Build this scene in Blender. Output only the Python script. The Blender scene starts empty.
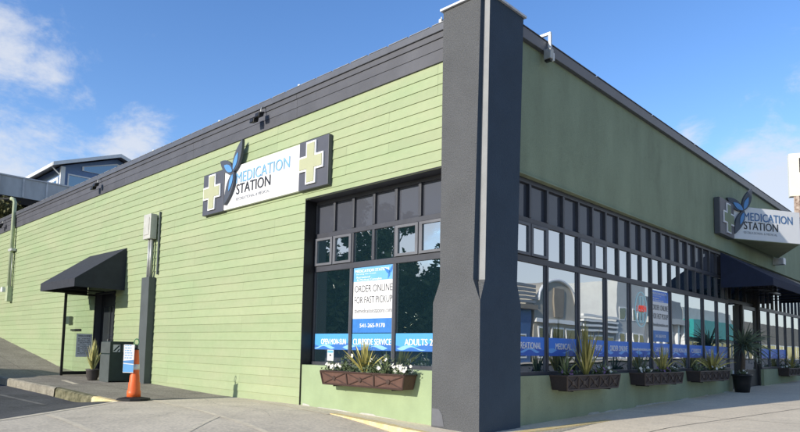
import bpy, bmesh, math, random
from mathutils import Vector, Matrix, noise
R = math.radians
V = Vector
random.seed(7)
S = bpy.context.scene
COL = S.collection

# ------------------------------------------------------------------ camera
cam_d = bpy.data.cameras.new("camera")
cam = bpy.data.objects.new("camera", cam_d); COL.objects.link(cam)
r_, u_, d_ = V((0.72339802, 0.6901658, 0.01914376)), V((0.04499245, -0.07479095, 0.99618371)), V((-0.68896371, 0.719776, 0.08515587))
cam.matrix_world = Matrix(((r_.x, u_.x, -d_.x, 6.09896), (r_.y, u_.y, -d_.y, -8.24519), (r_.z, u_.z, -d_.z, 1.25), (0, 0, 0, 1)))
cam_d.sensor_fit = 'HORIZONTAL'; cam_d.sensor_width = 36.0; cam_d.lens = 28.42
cam_d.shift_y = 0.0994
cam_d.clip_start = 0.05; cam_d.clip_end = 3000
S.camera = cam

# ------------------------------------------------------------------ light
SUN_EL = R(20.0)
to_sun = V((-0.185, -1.0, 0)).normalized()
SUN_ROT = math.atan2(to_sun.x, to_sun.y)
sd = bpy.data.lights.new("sun", 'SUN'); sun = bpy.data.objects.new("sun", sd); COL.objects.link(sun)
sd.energy = 5.0; sd.angle = R(0.5); sd.color = (1.0, 0.935, 0.82)
dirv = V((to_sun.x * math.cos(SUN_EL), to_sun.y * math.cos(SUN_EL), math.sin(SUN_EL)))
sun.rotation_euler = dirv.to_track_quat('Z', 'Y').to_euler()
sun.location = dirv * 60

world = bpy.data.worlds.new("World"); S.world = world; world.use_nodes = True
wn, wl = world.node_tree.nodes, world.node_tree.links
wn.clear()
wout = wn.new('ShaderNodeOutputWorld'); bg = wn.new('ShaderNodeBackground'); bg.inputs['Strength'].default_value = 0.13
sky = wn.new('ShaderNodeTexSky'); sky.sky_type = 'NISHITA'; sky.sun_disc = False
sky.sun_elevation = SUN_EL; sky.sun_rotation = SUN_ROT; sky.altitude = 20; sky.air_density = 1.0; sky.dust_density = 0.3; sky.ozone_density = 1.6
hsv = wn.new('ShaderNodeHueSaturation'); hsv.inputs['Hue'].default_value = 0.512; hsv.inputs['Saturation'].default_value = 1.26; hsv.inputs['Value'].default_value = 1.0
wl.new(sky.outputs[0], hsv.inputs['Color'])
dt = wn.new('ShaderNodeVectorMath'); dt.operation = 'DOT_PRODUCT'; dt.inputs[1].default_value = (-0.69, 0.72, 0.0)
wtc = wn.new('ShaderNodeTexCoord'); wl.new(wtc.outputs['Generated'], dt.inputs[0])
gain = wn.new('ShaderNodeMapRange'); gain.inputs['From Min'].default_value = -0.5; gain.inputs['From Max'].default_value = 0.75
gain.inputs['To Min'].default_value = 1.3; gain.inputs['To Max'].default_value = 1.9        # added directional gain: sky ahead lifted most, east less, to balance the shade
wl.new(dt.outputs['Value'], gain.inputs['Value']); wl.new(gain.outputs[0], hsv.inputs['Value'])
tc = wn.new('ShaderNodeTexCoord')
def wmath(op, a, b=None, clamp=False):
    n = wn.new('ShaderNodeMath'); n.operation = op; n.use_clamp = clamp
    for i, s in enumerate((a, b)):
        if s is None: continue
        if isinstance(s, (int, float)): n.inputs[i].default_value = s
        else: wl.new(s, n.inputs[i])
    return n.outputs[0]
nz = wn.new('ShaderNodeTexNoise'); nz.inputs['Scale'].default_value = 6.5; nz.inputs['Detail'].default_value = 9; nz.inputs['Roughness'].default_value = 0.66; nz.inputs['Distortion'].default_value = 0.25
mp = wn.new('ShaderNodeMapping'); mp.inputs['Scale'].default_value = (1, 1, 1.7); mp.inputs['Location'].default_value = (3.1, 1.7, 0.4)
wl.new(tc.outputs['Generated'], mp.inputs['Vector']); wl.new(mp.outputs[0], nz.inputs['Vector'])
acc = None
def cloud_bank(c, rad, w):
    global acc
    dn = wn.new('ShaderNodeVectorMath'); dn.operation = 'DISTANCE'
    nrm = V(c).normalized(); dn.inputs[1].default_value = nrm
    wl.new(tc.outputs['Generated'], dn.inputs[0])
    m = wmath('MULTIPLY', wmath('SUBTRACT', 1.0, wmath('DIVIDE', dn.outputs['Value'], rad), True), w)
    acc = m if acc is None else wmath('MAXIMUM', acc, m)
# cloud banks by compass direction
cloud_bank((-0.91, 0.20, 0.40), 0.22, 0.50)
cloud_bank((-0.895, 0.262, 0.36), 0.13, 0.50)
cloud_bank((-0.893, 0.30, 0.335), 0.09, 0.44)
cloud_bank((-0.935, 0.235, 0.235), 0.24, 0.52)
cloud_bank((-0.885, 0.36, 0.265), 0.15, 0.50)
cloud_bank((-0.20, 0.955, 0.20), 0.17, 0.66)
cloud_bank((-0.31, 0.90, 0.305), 0.06, 0.42)
cloud_bank((0.46, 0.87, 0.16), 0.80, 1.15)
cloud_bank((-0.72, -0.66, 0.18), 0.30, 0.72)
cv = wmath('ADD', nz.outputs['Fac'], acc)
ramp = wn.new('ShaderNodeValToRGB'); ramp.color_ramp.elements[0].position = 0.72; ramp.color_ramp.elements[1].position = 1.10
ramp.color_ramp.interpolation = 'EASE'
wl.new(cv, ramp.inputs['Fac'])
cmix = wn.new('ShaderNodeMix'); cmix.data_type = 'RGBA'
wl.new(wmath('MULTIPLY', ramp.outputs['Color'], 0.85), cmix.inputs['Factor'])
wl.new(hsv.outputs[0], cmix.inputs['A']); cmix.inputs['B'].default_value = (5.9, 6.2, 6.8, 1)
wl.new(cmix.outputs['Result'], bg.inputs['Color']); wl.new(bg.outputs[0], wout.inputs['Surface'])

S.view_settings.view_transform = 'Standard'; S.view_settings.look = 'None'
S.view_settings.exposure = 0.0; S.view_settings.gamma = 1.0; S.view_settings.use_curve_mapping = False
try:
    S.cycles.max_bounces = 10; S.cycles.transparent_max_bounces = 16
except Exception: pass

# ------------------------------------------------------------------ materials
def new_mat(name):
    m = bpy.data.materials.new(name); m.use_nodes = True
    nt = m.node_tree; nt.nodes.clear()
    o = nt.nodes.new('ShaderNodeOutputMaterial')
    return m, nt, o
def mat(name, c, rough=0.7, var=0.12, scale=3.0, bump=0.0, bscale=60.0, metal=0.0, island=0.0, c2=None, stretch=(1, 1, 1), spec=0.4, speck=0.0, sscale=150.0, stain=0.0):
    """principled with two octaves of procedural colour variation, optional fine speckle and bump"""
    m, nt, o = new_mat(name); N, L = nt.nodes, nt.links
    b = N.new('ShaderNodeBsdfPrincipled'); L.new(b.outputs[0], o.inputs[0])
    b.inputs['Roughness'].default_value = rough; b.inputs['Metallic'].default_value = metal
    b.inputs['Specular IOR Level'].default_value = spec
    g = N.new('ShaderNodeNewGeometry'); mpn = N.new('ShaderNodeMapping'); mpn.inputs['Scale'].default_value = stretch
    L.new(g.outputs['Position'], mpn.inputs['Vector'])
    n = N.new('ShaderNodeTexNoise'); n.inputs['Scale'].default_value = scale; n.inputs['Detail'].default_value = 7; n.inputs['Roughness'].default_value = 0.62
    L.new(mpn.outputs[0], n.inputs['Vector'])
    mx = N.new('ShaderNodeMix'); mx.data_type = 'RGBA'
    ca = tuple(max(0, x * (1 - var)) for x in c); cb = c2 if c2 else tuple(min(1, x * (1 + var)) for x in c)
    mx.inputs['A'].default_value = (*ca, 1); mx.inputs['B'].default_value = (*cb, 1)
    rp = N.new('ShaderNodeMapRange'); rp.inputs['From Min'].default_value = 0.3; rp.inputs['From Max'].default_value = 0.7
    L.new(n.outputs['Fac'], rp.inputs['Value']); L.new(rp.outputs[0], mx.inputs['Factor'])
    col = mx.outputs['Result']
    def scale_by(col, fac_out, lo, hi):
        r2 = N.new('ShaderNodeMapRange'); r2.inputs['To Min'].default_value = lo; r2.inputs['To Max'].default_value = hi
        L.new(fac_out, r2.inputs['Value'])
        h = N.new('ShaderNodeHueSaturation'); L.new(r2.outputs[0], h.inputs['Value']); L.new(col, h.inputs['Color'])
        return h.outputs[0]
    if island: col = scale_by(col, g.outputs['Random Per Island'], 1 - island, 1 + island)
    if speck:
        n2 = N.new('ShaderNodeTexNoise'); n2.inputs['Scale'].default_value = sscale; n2.inputs['Detail'].default_value = 3
        L.new(g.outputs['Position'], n2.inputs['Vector'])
        r3 = N.new('ShaderNodeMapRange'); r3.inputs['From Min'].default_value = 0.3; r3.inputs['From Max'].default_value = 0.7
        L.new(n2.outputs['Fac'], r3.inputs['Value'])
        col = scale_by(col, r3.outputs[0], 1 - speck, 1 + speck)
    if stain:
        for sc_, lo_, hi_ in ((1.1, 0.52, 0.68), (4.3, 0.58, 0.66)):
            n4 = N.new('ShaderNodeTexNoise'); n4.inputs['Scale'].default_value = sc_; n4.inputs['Detail'].default_value = 8; n4.inputs['Roughness'].default_value = 0.7
            L.new(g.outputs['Position'], n4.inputs['Vector'])
            r4 = N.new('ShaderNodeMapRange'); r4.inputs['From Min'].default_value = lo_; r4.inputs['From Max'].default_value = hi_
            L.new(n4.outputs['Fac'], r4.inputs['Value']); col = scale_by(col, r4.outputs[0], 1.0, 1 - stain)
    L.new(col, b.inputs['Base Color'])
    if bump:
        n3 = N.new('ShaderNodeTexNoise'); n3.inputs['Scale'].default_value = bscale; n3.inputs['Detail'].default_value = 4
        L.new(g.outputs['Position'], n3.inputs['Vector'])
        bp = N.new('ShaderNodeBump'); bp.inputs['Strength'].default_value = bump; bp.inputs['Distance'].default_value = 0.02
        L.new(n3.outputs['Fac'], bp.inputs['Height']); L.new(bp.outputs[0], b.inputs['Normal'])
    return m
def glass_mat(name, tint, refl, warp=0.004, film=0.0, fc=(0.09, 0.26, 0.36), fs=1.0):
    m, nt, o = new_mat(name); N, L = nt.nodes, nt.links
    t = N.new('ShaderNodeBsdfTransparent'); t.inputs[0].default_value = (*tint, 1)
    gl = N.new('ShaderNodeBsdfGlossy'); gl.inputs['Roughness'].default_value = 0.0; gl.inputs['Color'].default_value = (0.93, 0.97, 1.0, 1)
    lw = N.new('ShaderNodeFresnel'); lw.inputs['IOR'].default_value = 1.5
    a = N.new('ShaderNodeMath'); a.operation = 'MULTIPLY_ADD'; a.inputs[1].default_value = (1.0 - refl) * fs; a.inputs[2].default_value = refl; a.use_clamp = True
    L.new(lw.outputs[0], a.inputs[0])
    g = N.new('ShaderNodeNewGeometry')
    n = N.new('ShaderNodeTexNoise'); n.inputs['Scale'].default_value = 1.4; n.inputs['Detail'].default_value = 1
    L.new(g.outputs['Position'], n.inputs['Vector'])
    bp = N.new('ShaderNodeBump'); bp.inputs['Strength'].default_value = warp; bp.inputs['Distance'].default_value = 0.3
    L.new(n.outputs['Fac'], bp.inputs['Height']); L.new(bp.outputs[0], gl.inputs['Normal'])
    mx = N.new('ShaderNodeMixShader'); L.new(a.outputs[0], mx.inputs[0]); L.new(t.outputs[0], mx.inputs[1]); L.new(gl.outputs[0], mx.inputs[2])
    if film:                                                            # diffuse film: on the panes, teal haze put in to lift their dark tone
        df = N.new('ShaderNodeBsdfDiffuse'); df.inputs[0].default_value = (*fc, 1)
        m2 = N.new('ShaderNodeMixShader'); m2.inputs[0].default_value = film; L.new(t.outputs[0], m2.inputs[1]); L.new(df.outputs[0], m2.inputs[2])
        L.new(m2.outputs[0], mx.inputs[1])
    L.new(mx.outputs[0], o.inputs[0])
    return m
def emit_mat(name, c, s):
    m, nt, o = new_mat(name); e = nt.nodes.new('ShaderNodeEmission'); e.inputs[0].default_value = (*c, 1); e.inputs[1].default_value = s
    nt.links.new(e.outputs[0], o.inputs[0]); return m
def wave_mat(name, ca, cb, cc):
    """printed vinyl: flat blue on top with a darker and a lighter swoosh low down"""
    m, nt, o = new_mat(name); N, L = nt.nodes, nt.links
    b = N.new('ShaderNodeBsdfPrincipled'); L.new(b.outputs[0], o.inputs[0]); b.inputs['Roughness'].default_value = 0.35
    g = N.new('ShaderNodeNewGeometry'); sp = N.new('ShaderNodeSeparateXYZ'); L.new(g.outputs['Position'], sp.inputs[0])
    def mth(op, a, b_=None, cl=False):
        n = N.new('ShaderNodeMath'); n.operation = op; n.use_clamp = cl
        for i, s in enumerate((a, b_)):
            if s is None: continue
            if isinstance(s, (int, float)): n.inputs[i].default_value = s
            else: L.new(s, n.inputs[i])
        return n.outputs[0]
    u = mth('ADD', sp.outputs[0], sp.outputs[1]); z = sp.outputs[2]
    w1 = mth('ADD', mth('MULTIPLY', mth('SINE', mth('MULTIPLY', u, 5.1)), 0.045), 1.325)
    w2 = mth('ADD', mth('MULTIPLY', mth('SINE', mth('ADD', mth('MULTIPLY', u, 7.9), 1.3)), 0.04), 1.29)
    w3 = mth('ADD', mth('MULTIPLY', mth('SINE', mth('ADD', mth('MULTIPLY', u, 12.3), 0.6)), 0.03), 1.265)
    f1 = mth('LESS_THAN', z, w1); f2 = mth('LESS_THAN', z, w2); f3 = mth('LESS_THAN', z, w3)
    def mix(f, A, B):
        x = N.new('ShaderNodeMix'); x.data_type = 'RGBA'; L.new(f, x.inputs['Factor'])
        for nm, s in (('A', A), ('B', B)):
            if isinstance(s, tuple): x.inputs[nm].default_value = (*s, 1)
            else: L.new(s, x.inputs[nm])
        return x.outputs['Result']
    c = mix(f3, mix(f2, mix(f1, ca, cb), cc), cb)
    L.new(c, b.inputs['Base Color'])
    return m

M = {}
M['siding'] = mat('lime_siding_paint', (0.318, 0.408, 0.222), 0.62, 0.06, 0.45, 0.10, 90, island=0.05, c2=(0.360, 0.400, 0.240), stretch=(1, 1, 2.5), speck=0.03, sscale=7)
M['fascia'] = mat('slate_fascia_paint', (0.088, 0.090, 0.106), 0.55, 0.15, 1.5, 0.08, 60, island=0.08)
M['coping'] = mat('slate_metal_coping', (0.10, 0.105, 0.125), 0.42, 0.15, 2.0, spec=0.5)
M['copedge'] = mat('dull_coping_edge', (0.26, 0.265, 0.28), 0.45, 0.3, 6)
M['flash'] = mat('pale_metal_flashing', (0.62, 0.63, 0.66), 0.4, 0.2, 6.0, metal=0.2)
M['stucco'] = mat('sage_stucco', (0.315, 0.362, 0.240), 0.85, 0.13, 1.3, 0.5, 55, stretch=(1, 1, 0.35), speck=0.06, sscale=40, stain=0.07)
M['base'] = mat('green_base_render', (0.30, 0.378, 0.22), 0.7, 0.10, 2.0, 0.15, 40, speck=0.03)
M['pillar'] = mat('charcoal_roughcast', (0.098, 0.102, 0.110), 0.9, 0.12, 1.1, 1.0, 48, speck=0.30, sscale=60)
M['navy'] = mat('navy_pillar_face', (0.041, 0.067, 0.102), 0.75, 0.12, 1.4, 0.5, 48, speck=0.08, sscale=60)
M['trimstrip'] = mat('pale_grey_corner_strip', (0.26, 0.27, 0.285), 0.6, 0.1, 3, 0.2, 60)
M['frame'] = mat('slate_window_paint', (0.055, 0.058, 0.072), 0.42, 0.15, 4, 0.03, 40)
M['panel'] = mat('slate_panel_paint', (0.125, 0.13, 0.15), 0.5, 0.18, 2.2, 0.05, 40)
M['glass'] = glass_mat('reflective_window_glass', (0.26, 0.38, 0.41), 0.58, film=0.12)
M['spandrel'] = glass_mat('grey_spandrel_panel', (0.02, 0.02, 0.02), 0.035, film=0.9, fc=(0.080, 0.086, 0.108), fs=0.45)
M['clear'] = glass_mat('clear_screen_glass', (0.93, 0.96, 0.94), 0.02)
M['door'] = mat('black_door_paint', (0.02, 0.022, 0.03), 0.35, 0.2, 3)
M['roof'] = mat('grey_roof_membrane', (0.25, 0.25, 0.26), 0.9, 0.15, 1)
M['int_wall'] = mat('interior_plaster', (0.33, 0.36, 0.38), 0.9, 0.1, 1)
M['int_floor'] = mat('interior_floor', (0.14, 0.13, 0.12), 0.5, 0.1, 2)
M['shelf'] = mat('shelf_laminate', (0.25, 0.2, 0.16), 0.5, 0.2, 3)
M['white'] = mat('white_sign_face', (0.80, 0.80, 0.82), 0.35, 0.02, 2)
M['signdark'] = mat('slate_sign_panel', (0.085, 0.09, 0.115), 0.45, 0.1, 3)
M['cross'] = mat('pale_green_cross', (0.43, 0.445, 0.285), 0.5, 0.05, 4)
M['leafdark'] = mat('slate_leaf_emblem', (0.075, 0.085, 0.11), 0.4, 0.1, 4)
M['leafblue'] = mat('sky_blue_leaf', (0.11, 0.30, 0.62), 0.4, 0.1, 4)
M['txblue'] = mat('sky_blue_letters', (0.20, 0.43, 0.70), 0.4, 0.04, 4)
M['txnavy'] = mat('steel_blue_letters', (0.06, 0.16, 0.36), 0.4, 0.04, 4)
M['txdark'] = mat('charcoal_letters', (0.025, 0.027, 0.035), 0.4, 0.05, 4)
M['txmid'] = mat('grey_web_letters', (0.16, 0.165, 0.18), 0.4, 0.05, 4)
M['txgrey'] = mat('faint_grey_letters', (0.42, 0.43, 0.46), 0.4, 0.05, 4)
M['txwhite'] = mat('white_letters', (0.85, 0.86, 0.88), 0.4, 0.02, 4)
M['bannerL'] = wave_mat('bright_blue_banner', (0.09, 0.36, 0.72), (0.05, 0.17, 0.52), (0.28, 0.55, 0.82))
M['bannerR'] = wave_mat('royal_blue_banner', (0.05, 0.22, 0.80), (0.03, 0.12, 0.55), (0.16, 0.42, 0.90))
M['posterblue'] = mat('poster_blue', (0.05, 0.20, 0.56), 0.35, 0.12, 6)
M['postercyan'] = mat('poster_light_blue', (0.16, 0.42, 0.78), 0.35, 0.05, 6)
M['canvas'] = mat('navy_awning_canvas', (0.036, 0.040, 0.052), 0.85, 0.15, 5, 0.15, 200)
M['canvas2'] = mat('navy_awning_canvas_shop', (0.016, 0.024, 0.055), 0.85, 0.15, 5, 0.15, 200)
M['black'] = mat('black_metal', (0.014, 0.014, 0.016), 0.4, 0.2, 5)
M['bin'] = mat('dark_green_bin', (0.022, 0.040, 0.042), 0.45, 0.15, 4)
M['binlit'] = mat('sunlit_bin_green', (0.085, 0.10, 0.10), 0.5, 0.15, 4)  # sunlight on the bin's green front, put into a paler colour
M['orange'] = mat('orange_cone_plastic', (0.80, 0.145, 0.035), 0.45, 0.12, 6, speck=0.05)
M['reflect'] = mat('white_cone_collar', (0.72, 0.72, 0.70), 0.35, 0.08, 8)
M['rubber'] = mat('black_rubber', (0.018, 0.018, 0.018), 0.75, 0.2, 8)
M['chase'] = mat('grey_green_chase', (0.085, 0.10, 0.105), 0.6, 0.1, 3)
M['galv'] = mat('galvanised_steel', (0.42, 0.43, 0.42), 0.45, 0.15, 12, metal=0.35)
M['meterbox'] = mat('grey_meter_box', (0.50, 0.50, 0.47), 0.5, 0.12, 6)
M['paleconduit'] = mat('pale_painted_conduit', (0.44, 0.50, 0.33), 0.6, 0.12, 5)
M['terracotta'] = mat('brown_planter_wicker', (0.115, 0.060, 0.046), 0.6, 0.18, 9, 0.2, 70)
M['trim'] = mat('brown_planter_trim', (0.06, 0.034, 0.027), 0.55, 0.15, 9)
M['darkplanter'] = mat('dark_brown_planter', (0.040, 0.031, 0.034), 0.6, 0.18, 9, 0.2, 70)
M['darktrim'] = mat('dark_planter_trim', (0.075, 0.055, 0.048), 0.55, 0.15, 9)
M['soil'] = mat('potting_soil', (0.035, 0.025, 0.018), 0.95, 0.3, 20)
M['spike'] = mat('yellow_green_blades', (0.40, 0.36, 0.11), 0.5, 0.3, 6, island=0.35)
M['spike2'] = mat('grey_green_blades', (0.14, 0.18, 0.085), 0.5, 0.3, 6, island=0.35)
M['yucca'] = mat('grey_green_yucca', (0.11, 0.15, 0.10), 0.5, 0.3, 6, island=0.35)
M['darkblade'] = mat('deep_green_blades', (0.045, 0.075, 0.045), 0.5, 0.3, 6, island=0.35)
M['leaf'] = mat('grey_green_leaves', (0.10, 0.135, 0.065), 0.6, 0.3, 9, island=0.4)
M['petal'] = mat('white_petals', (0.75, 0.73, 0.66), 0.6, 0.1, 9, island=0.15)
M['petal2'] = mat('purple_petals', (0.20, 0.11, 0.24), 0.6, 0.2, 9, island=0.25)
M['leafA'] = mat('tree_foliage', (0.075, 0.105, 0.055), 0.6, 0.35, 1.2, island=0.45)
M['leafB'] = mat('olive_foliage', (0.10, 0.095, 0.03), 0.6, 0.35, 1.2, island=0.45)
M['bark'] = mat('bark', (0.10, 0.075, 0.055), 0.9, 0.3, 8, 0.5, 20)
M['asphalt'] = mat('asphalt', (0.085, 0.086, 0.088), 0.9, 0.25, 0.9, 0.5, 70, speck=0.35, sscale=30, stain=0.25)
M['walk'] = mat('exposed_aggregate_walk', (0.315, 0.28, 0.23), 0.9, 0.18, 0.9, 0.6, 60, speck=0.32, sscale=26, stain=0.2)
M['apron'] = mat('pale_concrete', (0.66, 0.575, 0.45), 0.88, 0.14, 0.8, 0.3, 60, speck=0.16, sscale=22, stain=0.16)
M['newslab'] = mat('newer_pale_concrete', (0.78, 0.68, 0.52), 0.88, 0.08, 0.7, 0.25, 60, speck=0.12, sscale=22, stain=0.10)
M['flake'] = mat('flaking_grey_render', (0.45, 0.45, 0.42), 0.9, 0.2, 6)
M['joint'] = mat('light_concrete_joint', (0.72, 0.63, 0.48), 0.9, 0.2, 6)
M['djoint'] = mat('dark_concrete_joint', (0.17, 0.15, 0.125), 0.9, 0.3, 6)
M['kerb'] = mat('weathered_kerb_concrete', (0.30, 0.27, 0.21), 0.9, 0.45, 3.5, 0.5, 60, c2=(0.38, 0.35, 0.28), speck=0.15, sscale=30)
M['moss'] = mat('mossy_kerb', (0.115, 0.115, 0.055), 0.95, 0.5, 7, 0.5, 60, c2=(0.26, 0.24, 0.15))
M['yellow'] = mat('worn_yellow_paint', (0.82, 0.59, 0.21), 0.8, 0.1, 6, 0.4, 60, c2=(0.80, 0.69, 0.44), speck=0.12, sscale=22)
M['tarmac_line'] = mat('pale_road_patch', (0.17, 0.165, 0.155), 0.9, 0.3, 3)
M['blue_house'] = mat('blue_house_siding', (0.17, 0.26, 0.45), 0.6, 0.1, 3, stretch=(1, 1, 6))
M['house_white'] = mat('white_house_trim', (0.86, 0.86, 0.86), 0.5, 0.05, 3)
M['house_roof'] = mat('grey_shingles', (0.22, 0.22, 0.23), 0.9, 0.2, 5)
M['house_glass'] = glass_mat('house_window_glass', (0.10, 0.14, 0.16), 0.35)
M['deck'] = mat('weathered_deck_concrete', (0.52, 0.53, 0.54), 0.85, 0.2, 1.1, stretch=(1, 1, 0.4))
M['deckrib'] = mat('pale_deck_ribs', (0.62, 0.62, 0.63), 0.85, 0.2, 2)
M['deckdark'] = mat('dark_deck_soffit', (0.03, 0.026, 0.024), 0.9, 0.2, 2)
M['wire'] = mat('black_cable', (0.02, 0.02, 0.02), 0.6, 0.1, 3)
M['cream'] = mat('cream_stucco', (0.46, 0.42, 0.35), 0.8, 0.1, 1)
M['tan'] = mat('tan_stucco', (0.30, 0.26, 0.21), 0.8, 0.1, 1)
M['paleblock'] = mat('pale_shop_render', (0.55, 0.56, 0.55), 0.8, 0.08, 1)
M['greyblock'] = mat('grey_shop_render', (0.26, 0.28, 0.30), 0.8, 0.08, 1)
M['teal'] = mat('teal_canopy', (0.02, 0.30, 0.30), 0.5, 0.1, 1)
M['shopblue'] = mat('blue_shop_front', (0.05, 0.12, 0.30), 0.5, 0.1, 1)
M['darkglass'] = mat('dark_shop_glass', (0.03, 0.035, 0.04), 0.1, 0.2, 1)
M['ivory'] = mat('ivory_sign_face', (0.80, 0.76, 0.63), 0.4, 0.04, 2)
M['rust'] = mat('rusty_post', (0.23, 0.13, 0.09), 0.8, 0.4, 9, c2=(0.5, 0.42, 0.36))
M['lamp'] = emit_mat('lit_tube', (1.0, 0.97, 0.9), 5.0)
M['neonblue'] = emit_mat('neon_blue_tube', (0.45, 0.78, 1.0), 0.42)
M['neonred'] = emit_mat('neon_red_tube', (1.0, 0.12, 0.10), 0.6)
M['carpaint'] = mat('grey_car_paint', (0.12, 0.13, 0.14), 0.25, 0.03, 1, spec=0.6)
M['chrome'] = mat('car_headlight', (0.7, 0.7, 0.72), 0.15, 0.05, 3)

# ------------------------------------------------------------------ mesh builder
def wloc(o):
    p = V((0, 0, 0))
    while o is not None:
        p += o.location; o = o.parent
    return p
def link(o, parent=None):
    COL.objects.link(o)
    if parent is not None: o.parent = parent
    return o
class MB:
    def __init__(s): s.v = []; s.f = []
    def add(s, vs, fs):
        b = len(s.v); s.v += [V(p) for p in vs]; s.f += [tuple(i + b for i in f) for f in fs]; return s
    def box(s, x0, x1, y0, y1, z0, z1):
        x0, x1 = sorted((x0, x1)); y0, y1 = sorted((y0, y1)); z0, z1 = sorted((z0, z1))
        return s.add([(x0, y0, z0), (x1, y0, z0), (x1, y1, z0), (x0, y1, z0), (x0, y0, z1), (x1, y0, z1), (x1, y1, z1), (x0, y1, z1)],
                     [(3, 2, 1, 0), (4, 5, 6, 7), (0, 1, 5, 4), (1, 2, 6, 5), (2, 3, 7, 6), (3, 0, 4, 7)])
    def prism(s, pts, vec):
        n = len(pts); vec = V(vec); P = [V(p) for p in pts]
        nrm = V((0, 0, 0))
        for i in range(n):
            nrm += P[i].cross(P[(i + 1) % n])
        if nrm.dot(vec) > 0: P.reverse()
        vs = P + [p + vec for p in P]
        fs = [tuple(range(n)), tuple(range(2 * n - 1, n - 1, -1))] + [(j, i, i + n, j + n) for i, j in ((i, (i + 1) % n) for i in range(n))]
        return s.add(vs, fs)
    def quad(s, a, b, c, d): return s.add([a, b, c, d], [(0, 1, 2, 3)])
    def tube(s, path, r, n=8, caps=True):
        P = [V(p) for p in path]; m = len(P)
        rs = r if isinstance(r, (list, tuple)) else [r] * m
        b = len(s.v); up = V((0.31, 0.17, 0.93))
        for i, p in enumerate(P):
            t = (P[min(i + 1, m - 1)] - P[max(i - 1, 0)]).normalized()
            a = t.cross(up)
            if a.length < 1e-3: a = t.cross(V((1, 0, 0)))
            a.normalize(); c = t.cross(a)
            for k in range(n):
                q = 2 * math.pi * k / n
                s.v.append(p + (a * math.cos(q) + c * math.sin(q)) * rs[i])
        for i in range(m - 1):
            for k in range(n):
                k2 = (k + 1) % n
                s.f.append((b + i * n + k, b + (i + 1) * n + k, b + (i + 1) * n + k2, b + i * n + k2))
        if caps:
            s.f.append(tuple(b + k for k in range(n))); s.f.append(tuple(b + (m - 1) * n + k for k in range(n - 1, -1, -1)))
        return s
    def lathe(s, prof, c, n=24):
        b = len(s.v); c = V(c); m = len(prof)
        for r, z in prof:
            for k in range(n):
                q = 2 * math.pi * k / n; s.v.append(c + V((r * math.cos(q), r * math.sin(q), z)))
        for i in range(m - 1):
            for k in range(n):
                k2 = (k + 1) % n; s.f.append((b + i * n + k, b + i * n + k2, b + (i + 1) * n + k2, b + (i + 1) * n + k))
        s.f.append(tuple(b + k for k in range(n - 1, -1, -1))); s.f.append(tuple(b + (m - 1) * n + k for k in range(n)))
        return s
    def blade(s, base, tip, w, droop, side=None, n=5):
        base, tip = V(base), V(tip); d = tip - base
        sd = side if side else d.cross(V((random.uniform(-1, 1), random.uniform(-1, 1), 0.25)))
        sd = V(sd).normalized(); b = len(s.v)
        for i in range(n + 1):
            t = i / n
            p = base + d * t + V((0, 0, droop * 4 * t * (1 - t) * 0.6 - droop * t * t * 0.5)); ww = w * (1 - t ** 1.6) * (0.65 + 0.7 * min(1, t * 3)) * 0.5 + 0.0008
            s.v.append(p - sd * ww); s.v.append(p + sd * ww)
        for i in range(n): s.f.append((b + 2 * i, b + 2 * i + 1, b + 2 * i + 3, b + 2 * i + 2))
        return s
    def build(s, name, m, parent=None, smooth=False, bevel=0.0):
        me = bpy.data.meshes.new(name); off = wloc(parent)
        me.from_pydata([tuple(p - off) for p in s.v], [], s.f); me.update()
        me.materials.append(M[m] if isinstance(m, str) else m)
        if smooth:
            for p in me.polygons: p.use_smooth = True
        o = bpy.data.objects.new(name, me); link(o, parent)
        if bevel:
            md = o.modifiers.new('bevel', 'BEVEL'); md.width = bevel; md.segments = 2; md.limit_method = 'ANGLE'
        return o
def tag(o, label, cat, group=None):
    o['label'] = label; o['category'] = cat
    if group: o['group'] = group
    return o
def thing(name, label, cat, loc=(0, 0, 0), group=None):
    o = bpy.data.objects.new(name, None); o.location = loc; o.empty_display_size = 0.2; link(o)
    return tag(o, label, cat, group)
def struct(o, kind='structure'):
    o['kind'] = kind; return o
def copy_tree(o, parent=None, loc=None):
    c = o.copy(); COL.objects.link(c)
    if parent is not None: c.parent = parent
    if loc is not None: c.location = loc
    for ch in list(o.children): copy_tree(ch, c)
    return c
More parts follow.
